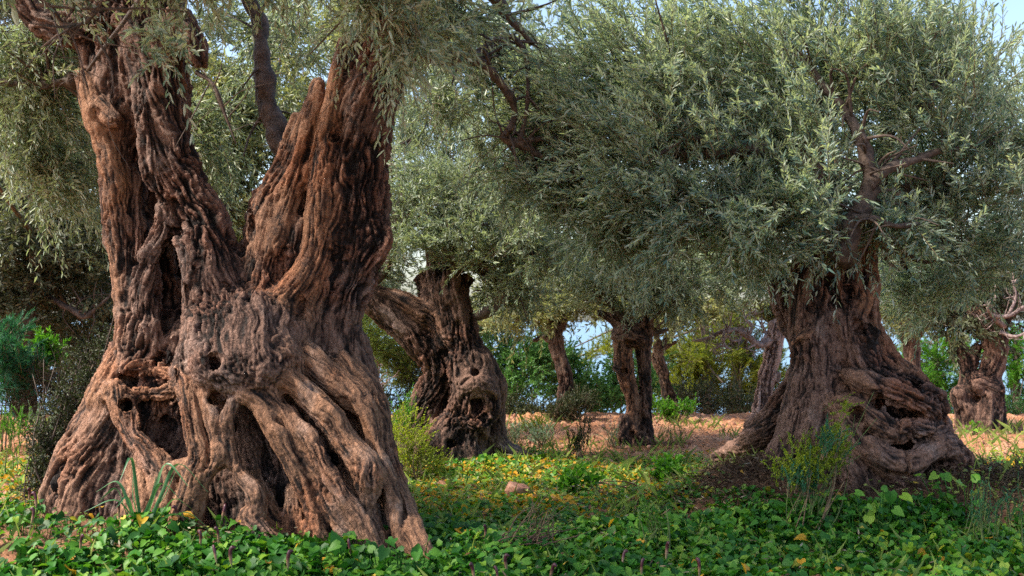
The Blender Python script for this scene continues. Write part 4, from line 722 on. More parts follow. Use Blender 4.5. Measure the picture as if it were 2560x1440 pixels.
if not ONLY or 'B' in ONLY:
    # left, far behind the big tree
    bushy('olive_tree', 'dim grey green olive tree behind the big tree at the left edge', 'olive tree', 60, 11.5, [(60, 560, 0, 190, 150, .8, 420), (200, 700, .4, 150, 140, .7, 330), (30, 740, .3, 150, 110, .7, 280), (240, 880, .6, 110, 130, .5, 240), (100, 620, .3, 150, 150, .7, 280), (20, 300, .8, 200, 200, .8, 300), (230, 760, 1.4, 130, 170, .6, 300), (60, 860, 1.4, 160, 120, .6, 260), (190, 290, -1.2, 190, 200, .7, 360)], OLIVE_SHADE, 31, .09, .022, .4, 20, .45, trunk=[(60, 1040, 0, 30), (55, 900, 0, 24), (80, 700, 0, 20), (120, 560, 0, 12)], group='olive trees of the grove', droop=.3)
    limb(bpy.data.objects['foliage'].parent, [(120, 740, .2, 7), (165, 765, .1, 8), (205, 793, 0, 8), (240, 770, 0, 5), (275, 740, 0, 3), (300, 690, .1, 2)], 11.4)
    bushy('olive_tree', 'sunlit yellow olive foliage of a tree seen between the two stems', 'olive tree', 560, 9.6, [(560, 420, 0, 130, 200, .6, 420), (480, 250, .2, 110, 120, .6, 250), (640, 300, .3, 130, 150, .6, 270), (600, 580, .2, 100, 90, .5, 180), (800, 120, .5, 150, 120, .6, 160)], OLIVE_WARM, 32, .085, .019, .36, 22, .6, trunk=[(565, 1100, 0, 30), (560, 800, 0, 24), (570, 560, 0, 18), (600, 400, 0, 8)], group='olive trees of the grove', droop=.35)
    bushy('pine_sapling', 'blue green feathery pine bush at the left edge', 'pine', 10, 9.4, [(0, 880, 0, 90, 80, .35, 170), (60, 920, 0, 60, 50, .25, 90), (10, 960, .1, 60, 40, .3, 80)], PINE_BLUE, 33, .07, .006, .22, 44, spread=38)
    bushy('spurge_bush', 'bright green rounded bush beside the blue green pine', 'bush', 115, 9.8, [(110, 885, 0, 50, 32, .2, 90), (85, 905, 0, 40, 26, .2, 50)], VIVID, 34, .06, .016, .16, 24)
    bushy('dry_bush', 'brown dry tangled bush below the bright green bush', 'bush', 140, 9.6, [(130, 960, 0, 110, 50, .4, 160), (60, 1010, 0, 90, 40, .3, 110), (200, 1000, .1, 60, 60, .3, 90)], DRYLEAF, 35, .04, .008, .35, 12, stem=DRY, stems=24, spread=60)
    bushy('heath_tuft', 'small feathery green tuft on red soil at the left edge', 'plant', 30, 8.3, [(35, 1060, 0, 40, 30, .12, 34)], VIVID, 36, .03, .006, .14, 30, out_=.3, wind=(0, 0, .9), spread=40, stem=GREENSTEM, stems=3)
    bushy('heath_tuft', 'small grey green tuft beside the dark shrub on the trunk flank', 'plant', 118, 8.3, [(118, 1062, 0, 26, 26, .1, 26)], SILVER, 37, .03, .006, .14, 28, out_=.3, wind=(0, 0, .9), spread=40, stem=GREENSTEM, stems=3)
    bushy('climbing_shrub', 'dark twiggy shrub climbing the left flank of the huge tree', 'shrub', 150, 6.45, [(290, 850, 0, 30, 50, .12, 70), (240, 930, 0, 55, 60, .16, 190), (180, 1020, 0, 55, 60, .16, 200), (130, 1110, 0, 50, 60, .16, 170), (95, 1200, 0, 40, 50, .14, 120)], BUSH_DARK, 38, .022, .008, .12, 20, stem=DRY, stems=20, spread=60)
    # behind, between the big tree and the fork
    bushy('juniper_tree', 'round light green feathery tree framed under the leaning limb', 'tree', 955, 16, [(940, 830, 0, 110, 90, .7, 420), (1020, 900, .2, 70, 70, .6, 210), (880, 880, .3, 60, 90, .6, 200), (900, 760, .4, 90, 70, .6, 200), (960, 930, 1.2, 110, 90, .5, 260)], BUSH_LIGHT, 41, .07, .012, .4, 26, tint=.5, spread=35)
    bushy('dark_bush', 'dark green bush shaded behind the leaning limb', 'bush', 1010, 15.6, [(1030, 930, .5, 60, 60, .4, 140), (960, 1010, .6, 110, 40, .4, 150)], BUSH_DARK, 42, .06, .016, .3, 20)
    # bare bush
    e = plant('bare_bush', 'bare reddish grey bush of tangled twigs under the feathery tree', 'bush', 930, 14.0); r = np.random.default_rng(43); mb = MB(); b0 = np.array(e.location)
    def grow(p, d, L, rad, k):
        q = p + d * L + r.normal(0, .12 * L, 3); P = catmull(np.array([p, (p + q) / 2 + r.normal(0, .1 * L, 3), q]), 3); sweep(mb, P, np.linspace(rad, rad * .65, len(P)), 5, .2)
        if k > 0:
            for c in range(r.integers(2, 4)): grow(q, unit(d + r.normal(0, .65, 3)), L * r.uniform(.6, .85), rad * .62, k - 1)
    for c in range(5): grow(b0 + r.normal(0, .06, 3) * [1, 1, 0], unit(np.array([r.normal(0, .7), r.normal(0, .4), .8])), .36, .02, 4)
    mb.build('twigs', DRYPINK, e, True)
    # green bushes beyond the clearing
    gb = 'green bushes beyond the red clearing'
    bushy('green_bush', 'rounded fresh green bush just right of the forked trunk', 'bush', 1310, 14.4, [(1310, 920, 0, 75, 60, .5, 260), (1290, 980, 0, 70, 50, .4, 170), (1350, 880, .3, 70, 50, .5, 170), (1250, 880, .3, 60, 60, .5, 120)], BUSH, 44, .055, .02, .25, 24, group=gb)
    bushy('green_bush', 'fresh green bush behind the curved trunk', 'bush', 1440, 15.2, [(1450, 970, 0, 70, 60, .5, 240), (1380, 900, .3, 60, 60, .4, 160), (1400, 960, .3, 70, 60, .4, 160)], BUSH, 45, .055, .02, .25, 24, group=gb)
    bushy('green_bush', 'green bush left of the slim pollard with sea above it', 'bush', 1520, 15.6, [(1520, 985, 0, 60, 50, .5, 200), (1565, 930, .2, 50, 80, .4, 180), (1625, 960, .3, 50, 70, .4, 150)], BUSH, 46, .055, .02, .25, 24, group=gb)
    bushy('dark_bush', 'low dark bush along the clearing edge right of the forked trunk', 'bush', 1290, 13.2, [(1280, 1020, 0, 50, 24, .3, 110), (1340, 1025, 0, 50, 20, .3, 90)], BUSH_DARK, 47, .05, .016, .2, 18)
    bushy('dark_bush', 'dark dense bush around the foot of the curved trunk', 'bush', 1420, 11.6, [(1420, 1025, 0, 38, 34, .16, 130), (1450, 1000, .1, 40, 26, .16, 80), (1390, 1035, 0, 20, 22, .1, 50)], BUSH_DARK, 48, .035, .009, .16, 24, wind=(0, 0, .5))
    gp = 'pines beyond the red clearing'
    for i, (px, Y, lab, spec, tr) in enumerate([
        (1750, 17.5, 'yellow green pine between the split olive and a brown pine trunk', [(1740, 880, 0, 90, 60, .7, 280), (1720, 960, .2, 80, 60, .6, 240), (1790, 940, .2, 70, 60, .6, 200), (1680, 900, .5, 60, 70, .6, 150), (1760, 790, .5, 110, 50, .7, 180)], [(1770, 1060, 0, 11), (1768, 950, 0, 10), (1762, 850, 0, 9), (1760, 760, 0, 7)]),
        (1850, 18.5, 'yellow green pine with a thick brown trunk left of the bare fig', [(1880, 900, 0, 70, 60, .7, 220), (1830, 860, .3, 70, 50, .7, 200), (1860, 980, .2, 90, 50, .6, 230), (1930, 950, .4, 60, 90, .6, 180), (1850, 790, .6, 110, 50, .7, 160)], [(1840, 1080, 0, 17), (1842, 950, 0, 16), (1846, 860, 0, 15), (1848, 760, 0, 12)]),
        (1600, 19.5, 'thin pale pine rising behind the slim pollard', [(1530, 870, 0, 50, 40, .6, 90), (1620, 950, 0, 60, 70, .6, 150), (1440, 900, .3, 60, 30, .6, 80)], [(1600, 1080, 0, 9), (1600, 950, 0, 8), (1590, 800, 0, 6)]),
        (2190, 17.5, 'bright green pine behind the straight trunk on the right', [(2190, 960, 0, 70, 90, .6, 240), (2340, 900, 0, 80, 60, .6, 230), (2360, 990, .2, 80, 70, .6, 220), (2280, 1000, .5, 90, 60, .6, 180), (2230, 880, .6, 40, 60, .5, 90)], [(2330, 1080, 0, 9), (2335, 950, 0, 8), (2340, 840, 0, 5)]),
        (2540, 18, 'bright green pine behind the twin stemmed olive', [(2550, 880, 0, 70, 80, .6, 230), (2540, 1000, .2, 70, 60, .6, 200), (2450, 900, .4, 60, 70, .6, 150)], [(2545, 1090, 0, 10), (2540, 950, 0, 8), (2540, 840, 0, 5)])]):
        bushy('pine_tree', lab, 'pine', px, Y, spec, PINE if i < 3 else VIVID, 50 + i, .085, .010, .3, 40, spread=42, trunk=tr, trunk_mat=DRY, group=gp, stem=DRY, stems=14, tw=.003)
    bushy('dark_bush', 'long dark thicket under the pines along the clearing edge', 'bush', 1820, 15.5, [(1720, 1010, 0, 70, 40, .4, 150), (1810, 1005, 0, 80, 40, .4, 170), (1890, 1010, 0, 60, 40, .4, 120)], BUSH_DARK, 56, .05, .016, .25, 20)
    bushy('dark_bush', 'shaded thicket between the straight trunk and the twin stemmed olive', 'bush', 2350, 15.0, [(2340, 1020, 0, 60, 40, .4, 130), (2540, 1020, 0, 70, 40, .4, 130)], BUSH, 57, .05, .016, .25, 20)
    bushy('olive_tree', 'soft grey olive crown far behind the big tree, filling the gap over the forked trunk', 'olive tree', 900, 14.5, [(760, 60, 0, 260, 130, .8, 300), (1060, 180, .2, 190, 190, .8, 300), (960, 480, .3, 120, 210, .7, 280), (1300, 120, .3, 220, 180, .8, 300), (450, 60, .3, 260, 150, .8, 280), (980, 700, .5, 110, 70, .5, 130), (1230, 820, .6, 120, 40, .5, 110)], OLIVE, 60, .105, .024, .45, 22, .45, trunk=[(900, 1100, 0, 26), (890, 900, 0, 22), (880, 600, 0, 18), (900, 300, 0, 10)], group='olive trees of the grove', droop=.25)
    bushy('olive_tree', 'shadowy olive crown farthest back in the upper left corner', 'olive tree', -60, 14, [(120, 60, 0, 280, 150, .8, 320), (-40, 330, 0, 150, 200, .8, 200), (300, 420, .4, 120, 160, .7, 200), (60, 520, .6, 220, 140, .7, 260)], OLIVE_SHADE, 63, .105, .026, .45, 22, .4, trunk=[(-60, 1100, 0, 30), (-50, 800, 0, 24), (0, 400, 0, 12)], group='olive trees of the grove', droop=.25)
    bushy('pine_tree', 'green pine standing just past the right edge', 'pine', 2800, 16.5, [(2780, 880, 0, 110, 80, .6, 220), (2860, 960, .2, 110, 90, .6, 220), (2700, 980, .2, 80, 70, .5, 150)], VIVID, 64, .085, .010, .3, 34, spread=42, trunk=[(2800, 1090, 0, 12), (2795, 950, 0, 10), (2800, 820, 0, 6)], trunk_mat=DRY, group=gp, stem=DRY, stems=9)
    # olive masses filling the far top
    bushy('olive_tree', 'grey olive tree farthest back behind the right crown', 'olive tree', 1950, 13.5, [(1700, 300, 0, 300, 250, .9, 420), (2100, 350, 0, 300, 250, .9, 420), (2420, 250, .3, 220, 250, .9, 260), (1420, 200, .3, 180, 140, .8, 160), (1500, 620, .2, 160, 120, .7, 210), (2350, 640, .2, 200, 110, .8, 260), (1760, 600, .5, 180, 130, .7, 220)], OLIVE, 58, .11, .026, .5, 22, .5, trunk=[(1985, 1100, 0, 26), (2000, 900, 0, 22), (2010, 600, 0, 18), (2020, 300, 0, 10)], group='olive trees of the grove', droop=.3)

# ------------------------------------------------------------------ ground sheet, sea
def trunk_near(x, y):
    """0..1 how much dry brown litter lies here (round the feet of the old trees)"""
    v = np.zeros_like(x)
    for px, Y, rx, ry in [(2150, 6.45, 1.15, .95), (1880, 6.8, .6, .55), (600, 5.9, 1.35, .95), (1190, 8.8, .75, .55), (2500, 6.2, .7, .6), (2450, 10.8, .6, .5), (1600, 9.9, .35, .3)]:
        c = at(px, 1000, Y); v = np.maximum(v, np.exp(-(((x - c[0]) / rx) ** 2 + ((y - c[1]) / ry) ** 2) ** 1.5))
    return v
def build_ground():
    ys = np.concatenate([np.linspace(-14, 3.4, 30), np.arange(3.45, 13.6, .022), np.linspace(13.7, 45, 90), [60, 120, 400, 1500]])
    s = np.sinh(np.linspace(-1, 1, 561) * 2.2) / math.sinh(2.2)
    half = np.where(ys < 13.6, 14.0, 14 + (ys - 13.6) * 2.0)
    su = np.linspace(-1, 1, 561); mixx = .36 * su + .64 * np.sign(su) * np.abs(su) ** 4
    X = half[:, None] * mixx[None]; Y = ys[:, None] * np.ones((1, 561)); Z = ground_z(X, Y)
    p = np.stack([X, Y, Y * 0], -1).reshape(-1, 3)
    near = ((Y > 3) & (Y < 16)).reshape(-1)
    lit = trunk_near(X, Y).reshape(-1)
    cl = np.zeros(len(p)); q = p[near]; f1 = fbm(q * 5.5, 3); f2 = fbm(q * 15 + 9, 3); f3 = noise3(q * 34)
    cl[near] = (f1 - .5) * .045 + np.clip(f2 - .45, 0, 1) * .12 + (f3 - .5) * .014
    soft = np.where(lit > .3, .6, 1.0)
    Z = Z + (cl * soft).reshape(Z.shape)
    # small lip of the terrace where the clearing ends
    V = np.stack([X, Y, Z], -1).reshape(-1, 3); n, m = X.shape
    i = np.arange(n - 1)[:, None] * m; j = np.arange(m - 1)[None]
    L = np.stack([i + j, i + j + 1, i + m + j + 1, i + m + j], -1).reshape(-1)
    mt, nt = new_mat('red_soil'); K = nt.links.new; geo = N(nt, 'ShaderNodeTexCoord').outputs['Object']
    n1 = N(nt, 'ShaderNodeTexNoise', i_Scale=2.2, i_Detail=8.0, i_Roughness=.65); n2 = N(nt, 'ShaderNodeTexNoise', i_Scale=40.0, i_Detail=5.0, i_Roughness=.7)
    K(geo, n1.inputs['Vector']); K(geo, n2.inputs['Vector'])
    c = ramp(nt, [(.3, (.28, .12, .06)), (.5, (.45, .225, .125)), (.68, (.60, .36, .24))], n1.outputs[0])
    c2 = ramp(nt, [(.3, (.55, .5, .5)), (.6, (1.05, 1.05, 1.05)), (.8, (1.3, 1.25, 1.2))], n2.outputs[0])
    mu = N(nt, 'ShaderNodeMix', data_type='RGBA', blend_type='MULTIPLY', i_0=1.0); K(c.outputs[0], mu.inputs[6]); K(c2.outputs[0], mu.inputs[7])
    lt = ramp(nt, [(.3, (.045, .022, .013)), (.55, (.14, .072, .043)), (.75, (.24, .14, .09))], n2.outputs[0])
    mx = N(nt, 'ShaderNodeMix', data_type='RGBA'); K(attr(nt, 'litter'), mx.inputs[0]); K(mu.outputs[2], mx.inputs[6]); K(lt.outputs[0], mx.inputs[7])
    bp = N(nt, 'ShaderNodeBump', i_Strength=.8, i_Distance=.015); K(n2.outputs[0], bp.inputs['Height'])
    pr = N(nt, 'ShaderNodeBsdfPrincipled', i_Roughness=.95); pr.inputs['Specular IOR Level'].default_value = .15; K(mx.outputs[2], pr.inputs['Base Color']); K(bp.outputs[0], pr.inputs['Normal']); out(nt, pr.outputs[0])
    nz = fbm(p * 3 + 5, 3)
    carpet = sstep(9.4, 8.4, p[:, 1]) * (p[:, 0] > -2.0) * .45     # leaf mould under the green carpet
    litter = np.clip(np.maximum(np.clip(lit * 1.6, 0, 1), carpet) + (nz - .5) * .8 * (np.maximum(lit, carpet) > .05), 0, 1)
    o = mesh_obj('ground', V, L, 4, mt, None, True, {'litter': litter}); o['kind'] = 'structure'
    mt, nt = new_mat('sea_water'); K = nt.links.new
    pr = N(nt, 'ShaderNodeBsdfPrincipled', i_Roughness=.25); pr.inputs['Base Color'].default_value = (.10, .22, .36, 1)
    nn = N(nt, 'ShaderNodeTexNoise', i_Scale=.35, i_Detail=4.0); tc = N(nt, 'ShaderNodeTexCoord'); K(tc.outputs['Object'], nn.inputs['Vector']); bp = N(nt, 'ShaderNodeBump', i_Strength=.35, i_Distance=.6); K(nn.outputs[0], bp.inputs['Height']); K(bp.outputs[0], pr.inputs['Normal']); out(nt, pr.outputs[0])
    o = mesh_obj('sea', [(-6000, 26, -5), (6000, 26, -5), (6000, 9000, -5), (-6000, 9000, -5)], [0, 1, 2, 3], 4, mt); o['kind'] = 'structure'

# ------------------------------------------------------------------ carpet of heart-shaped leaves
def heart_leaves(mb, P, D, U, size, r, stalk=None, rnd=None, wide=1.0):
    """P leaf base points, D pointing direction, U upward normal"""
    n = len(P); D = unit(D); side = unit(np.cross(D, U)); up = np.cross(side, D)
    fold = r.uniform(.1, .5, n); dr = r.uniform(.05, .4, n); wav = r.normal(0, .06, (n, 8))
    tm = np.array([(0, 0), (.45, 0), (1, 0), (-.14, .24), (.14, .45), (.48, .38), (.8, .17), (-.14, -.24), (.14, -.45), (.48, -.38), (.8, -.17)])
    u = tm[:, 0][None] * np.ones((n, 1)); s = tm[:, 1][None] * wide
    h = np.abs(s) * fold[:, None] - dr[:, None] * np.clip(u, 0, 1) ** 2; h[:, 3:] += wav
    V = P[:, None] + size[:, None, None] * (D[:, None] * u[..., None] + side[:, None] * (s * np.ones_like(u))[..., None] + up[:, None] * h[..., None])
    lp = np.array([0, 1, 4, 3, 1, 6, 5, 4, 1, 2, 6, 0, 7, 8, 1, 1, 8, 9, 10, 1, 10, 2]); sz = np.array([4, 4, 3, 4, 4, 3])
    L = (np.arange(n)[:, None] * 11 + lp[None]).ravel()
    rn = r.random(n) if rnd is None else rnd
    mb.add(V.reshape(-1, 3), L, np.tile(sz, n), np.repeat(rn, 11))
def stalks(mb, A, B, r, w=.0022, a=.3):
    n = len(A); M = (A + B) / 2 + r.normal(0, .008, (n, 3)); pts = np.stack([A, M, B], 1)
    an = np.arange(3) * 2.0944; ring = np.stack([np.cos(an), np.sin(an), 0 * an], -1) * w
    V = pts[:, :, None] + ring[None, None]
    i = np.arange(2)[:, None] * 3; j = np.arange(3)[None]; q = np.stack([i + j, i + (j + 1) % 3, i + 3 + (j + 1) % 3, i + 3 + j], -1).reshape(-1)
    mb.add(V.reshape(-1, 3), (np.arange(n)[:, None] * 9 + q[None]).ravel(), 4, a)

COVER = leaf_mat('carpet_leaf', [(0, (.012, .070, .010)), (.4, (.04, .165, .017)), (.7, (.11, .26, .026)), (.86, (.23, .35, .028)), (.94, (.34, .33, .03)), (1, (.5, .27, .02))], None, .5, .28, .3)
FALLEN = leaf_mat('fallen_leaf', [(0, (.09, .045, .02)), (.35, (.24, .11, .03)), (.7, (.42, .25, .03)), (1, (.50, .38, .05))], None, .6, .2, .3)

def in_footprint(x, y):
    """True inside the trunks"""
    v = np.zeros(len(x), bool)
    for px, Y, rx, ry in [(2180, 6.7, .62, .5), (560, 6.0, .95, .62), (1170, 8.95, .26, .25), (1600, 9.9, .12, .12)]:
        c = at(px, 1000, Y); v |= ((x - c[0]) / rx) ** 2 + ((y - c[1]) / ry) ** 2 < 1
    return v
def carpet():
    r = np.random.default_rng(61); mb = MB(); fb = MB()
    def scatter(n, y0, y1):
        Y = np.sqrt(r.uniform(y0 ** 2, y1 ** 2, n)); X = (r.random(n) - .5) * 2 * (.5 * Y + .6); return X, Y
    X, Y = scatter(116000, 3.7, 9.5)
    p = np.stack([X, Y, 0 * X], 1); patch = fbm(p * 1.3 + 2, 3); fine = fbm(p * 4 + 7, 2); lit = trunk_near(X, Y)
    dens = np.where(Y < 6.1, .95 - .8 * sstep(.42, .30, patch + (fine - .5) * .35), .50 + (patch - .45) * 1.9) * sstep(9.4, 8.8, Y + (fine - .5) * 1.4)
    left = X < -.30 * Y - .15 + (Y < 6.2) * -9
    dens = np.where(left & (Y > 6.3), dens * .30, dens)
    mound = np.exp(-(((X - MOUNDS[0][0]) / 1.0) ** 2 + ((Y - MOUNDS[0][1]) / .82) ** 2)); dens = dens * np.where(mound > .42, .015, 1)
    m2 = np.exp(-(((X - MOUNDS[1][0]) / .42) ** 2 + ((Y - MOUNDS[1][1]) / .4) ** 2)); dens = dens * np.where(m2 > .4, .03, 1)
    dens = dens * np.where(((X - at(2480, 1, 6.3)[0]) / .55) ** 2 + ((Y - 6.3) / .45) ** 2 < 1, .15, 1)
    br = X > .30 * Y; dens = dens * np.where(br & (Y < 5.2), .55, 1)
    k = (r.random(len(X)) < dens) & ~in_footprint(X, Y); X, Y, patch, fine = X[k], Y[k], patch[k], fine[k]; n = len(X)
    z0 = ground_z(X, Y) - .01; tall = np.where(Y < 6.0, r.uniform(.02, .10, n), r.uniform(.01, .05, n)) * (.5 + .9 * fine)
    az = r.uniform(0, 6.283, n); tilt = np.radians(r.normal(28, 16, n))
    D = np.stack([np.cos(az) * np.cos(tilt), np.sin(az) * np.cos(tilt), -np.sin(tilt) * .9 + .1], 1)
    U = unit(np.stack([r.normal(0, .35, n), r.normal(-.12, .35, n), np.ones(n)], 1))
    size = np.where(Y < 5.2, .026 + .046 * r.random(n) ** 1.3, .022 + .042 * r.random(n) ** 1.3)
    B = np.stack([X, Y, z0 + tall + .015], 1) ; A = B + np.stack([r.normal(0, .02, n), r.normal(0, .02, n), -tall - .03], 1)
    sun_and_yellow = sstep(5.9, 6.8, Y) * .6 * sstep(9.6, 8.9, Y + (patch - .5) * 3) + np.where((X > .25 * Y) & (Y < 5.4), .15, 0) + np.where(left[k], .35, 0)  # yellow leaves, plus mid-ground sunlight put into the leaf colour
    rn = np.clip(r.random(n) * .80 + sun_and_yellow * r.random(n) + (patch - .5) * .25 + (r.random(n) < .025 + sun_and_yellow * .16) * .6, 0, 1)
    heart_leaves(mb, B - D * size[:, None] * .1, D, U, size, r, rnd=rn)
    s = np.nonzero(Y < 6.5)[0]; stalks(mb, A[s], B[s], r)
    tag(mb.build('ground_cover', COVER, None), 'low carpet of green heart shaped leaves over the ground', 'ground cover', kind='stuff')
    X, Y = scatter(5200, 3.9, 10.5); p = np.stack([X, Y, 0 * X], 1)
    d = np.where((Y > 6.2) & (Y < 8.8), .17, .11) * (Y < 10) * np.clip((fbm(p * 1.9 + 30, 3) - .42) * 7, .06, 1.6); d = np.where((X < -.34 * Y) & (Y > 6.3), .42, d)
    k = (r.random(len(X)) < d) & ~in_footprint(X, Y); X, Y = X[k], Y[k]; n = len(X)
    az = r.uniform(0, 6.283, n); D = np.stack([np.cos(az), np.sin(az), r.normal(0, .2, n)], 1); U = unit(np.stack([r.normal(0, .35, n), r.normal(-.2, .35, n), np.ones(n)], 1))
    B = np.stack([X, Y, ground_z(X, Y) + np.where(Y < 6.4, r.uniform(.03, .13, n), r.uniform(.015, .06, n))], 1)
    heart_leaves(fb, B, D, U, r.uniform(.022, .052, n), r, wide=.7)
    tag(fb.build('fallen_leaves', FALLEN, None), 'yellow and orange leaves scattered among the green carpet', 'leaves', kind='stuff')
    # small round-leaved weeds and thin grass between the big leaves, a few on the bare soil
    wb = MB(); X, Y = scatter(68000, 3.8, 12.2); p = np.stack([X, Y, 0 * X], 1); pt = fbm(p * 2.1 + 60, 3)
    d = np.where(Y < 9.2, np.clip((pt - .46) * 6, 0, .75), np.clip((pt - .56) * 1.2, 0, .06)); k = (r.random(len(X)) < d) & ~in_footprint(X, Y); X, Y = X[k], Y[k]; n = len(X)
    az = r.uniform(0, 6.283, n); D = np.stack([np.cos(az), np.sin(az), r.normal(.1, .3, n)], 1); U = unit(np.stack([r.normal(0, .4, n), r.normal(-.2, .4, n), np.ones(n)], 1))
    heart_leaves(wb, np.stack([X, Y, ground_z(X, Y) + r.uniform(.02, .085, n)], 1), D, U, .010 + .016 * r.random(n), r, wide=1.1)
    n = 9000; X, Y = scatter(n, 3.8, 11.5); k = ~in_footprint(X, Y) & (fbm(np.stack([X, Y, 0 * X], 1) * 1.1 + 90, 2) > .5); X, Y = X[k], Y[k]; n = len(X)
    P = np.stack([X, Y, ground_z(X, Y)], 1); H = np.stack([r.normal(0, .04, n), r.normal(0, .04, n), r.uniform(.05, .16, n)], 1); sd = unit(np.cross(H, r.normal(size=(n, 3)))) * .0022
    V = np.stack([P - sd, P + sd, P + H * .6 + sd, P + H * [1.6, 1.6, 1]], 1).reshape(-1, 3); wb.add(V, np.arange(n * 4), 4, np.repeat(r.random(n), 4))
    tag(wb.build('weeds', BUSH_LIGHT, None), 'fine pale green weeds and grass blades between the larger leaves', 'weeds', kind='stuff')
    # dropped olive leaves, grey and brown, over everything
    ob = MB(); n = 16000; X, Y = scatter(n, 3.8, 12.0); k = ~in_footprint(X, Y); X, Y = X[k], Y[k]; n = len(X); az = r.uniform(0, 6.283, n)
    D = np.stack([np.cos(az), np.sin(az), r.normal(0, .25, n)], 1) * r.uniform(.03, .06, n)[:, None]; sd = unit(np.cross(D, np.stack([r.normal(0, .4, n), r.normal(0, .4, n), np.ones(n)], 1))) * .005
    P = np.stack([X, Y, ground_z(X, Y) + np.where(Y < 9, r.uniform(.02, .10, n), .03)], 1); V = np.stack([P, P + D * .45 + sd, P + D, P + D * .45 - sd], 1).reshape(-1, 3); ob.add(V, np.arange(n * 4), 4, np.repeat(r.random(n), 4))
    tag(ob.build('dropped_leaves', leaf_mat('dropped_leaf', [(0, (.05, .03, .018)), (.5, (.16, .11, .06)), (1, (.30, .27, .19))], None, .6, .15, .3), None), 'narrow grey brown dropped olive leaves strewn on the ground', 'leaves', kind='stuff')
    # fine dry litter on the mounds
    lb = MB(); n = 15000; c = MOUNDS[0]; X = c[0] + r.normal(0, .62, n) * 1.0; Y = c[1] - .1 + r.normal(0, .5, n); n2 = n // 3
    c2 = MOUNDS[1]; X[:n2] = c2[0] + r.normal(0, .3, n2); Y[:n2] = c2[1] + r.normal(0, .3, n2); c3 = MOUNDS[3]; X[n2:n2 + 2600] = c3[0] + r.normal(0, .35, 2600); Y[n2:n2 + 2600] = c3[1] + r.normal(0, .3, 2600)
    P = np.stack([X, Y, ground_z(X, Y) + r.uniform(0, .05, n)], 1); az = r.uniform(0, 6.283, n); D = np.stack([np.cos(az), np.sin(az), r.normal(.1, .35, n)], 1) * r.uniform(.03, .09, n)[:, None]
    sd = unit(np.cross(D, r.normal(size=(n, 3)))) * .003
    V = np.stack([P - sd, P + D * .5 - sd + [0, 0, .012], P + D, P + D * .5 + sd + [0, 0, .012]], 1).reshape(-1, 3)
    lb.add(V, np.arange(n * 4), 4, np.repeat(r.random(n), 4))
    tag(lb.build('dry_litter', leaf_mat('litter_fibre', [(0, (.03, .018, .012)), (.6, (.09, .055, .035)), (1, (.2, .13, .08))], None, .8, .1, .2), None), 'dry brown twig and leaf litter on the mound around the right tree', 'litter', kind='stuff')

# ------------------------------------------------------------------ rocks
def rock_mat():
    m, nt = new_mat('red_rock'); K = nt.links.new; g = N(nt, 'ShaderNodeTexCoord').outputs['Object']
    n1 = N(nt, 'ShaderNodeTexNoise', i_Scale=18.0, i_Detail=8.0, i_Roughness=.7); K(g, n1.inputs['Vector'])
    c = ramp(nt, [(.3, (.16, .07, .04)), (.5, (.34, .16, .10)), (.7, (.48, .29, .21))], n1.outputs[0]); bp = N(nt, 'ShaderNodeBump', i_Strength=.8, i_Distance=.01); K(n1.outputs[0], bp.inputs['Height'])
    p = N(nt, 'ShaderNodeBsdfPrincipled', i_Roughness=.9); K(c.outputs[0], p.inputs['Base Color']); K(bp.outputs[0], p.inputs['Normal']); out(nt, p.outputs[0]); return m
ROCK = rock_mat()
def rock_shape(r, n=14, planes=14):
    u = np.linspace(-1, 1, n); G = []; L = []; b = 0
    a, c = np.meshgrid(u, u, indexing='ij'); o = np.ones_like(a)
    for k, f in enumerate([(o, a, c), (-o, c, a), (c, o, a), (a, -o, c), (a, c, o), (c, a, -o)]):
        G.append(np.stack(f, -1).reshape(-1, 3)); i = np.arange(n - 1)[:, None] * n; j = np.arange(n - 1)[None]
        L.append(np.stack([i + j, i + n + j, i + n + j + 1, i + j + 1], -1).reshape(-1) + b); b += n * n
    D = unit(np.concatenate(G)); pn = unit(r.normal(size=(planes, 3))); pd = r.uniform(.62, 1, planes)
    q = np.clip(D @ pn.T, .05, 1); rad = (pd[None] / q).min(1); rad = np.minimum(rad, 1.25); V = D * rad[:, None]
    V += D * ((fbm(V * 3 + r.random() * 50, 3) - .5) * .22)[:, None]
    return V, np.concatenate(L)
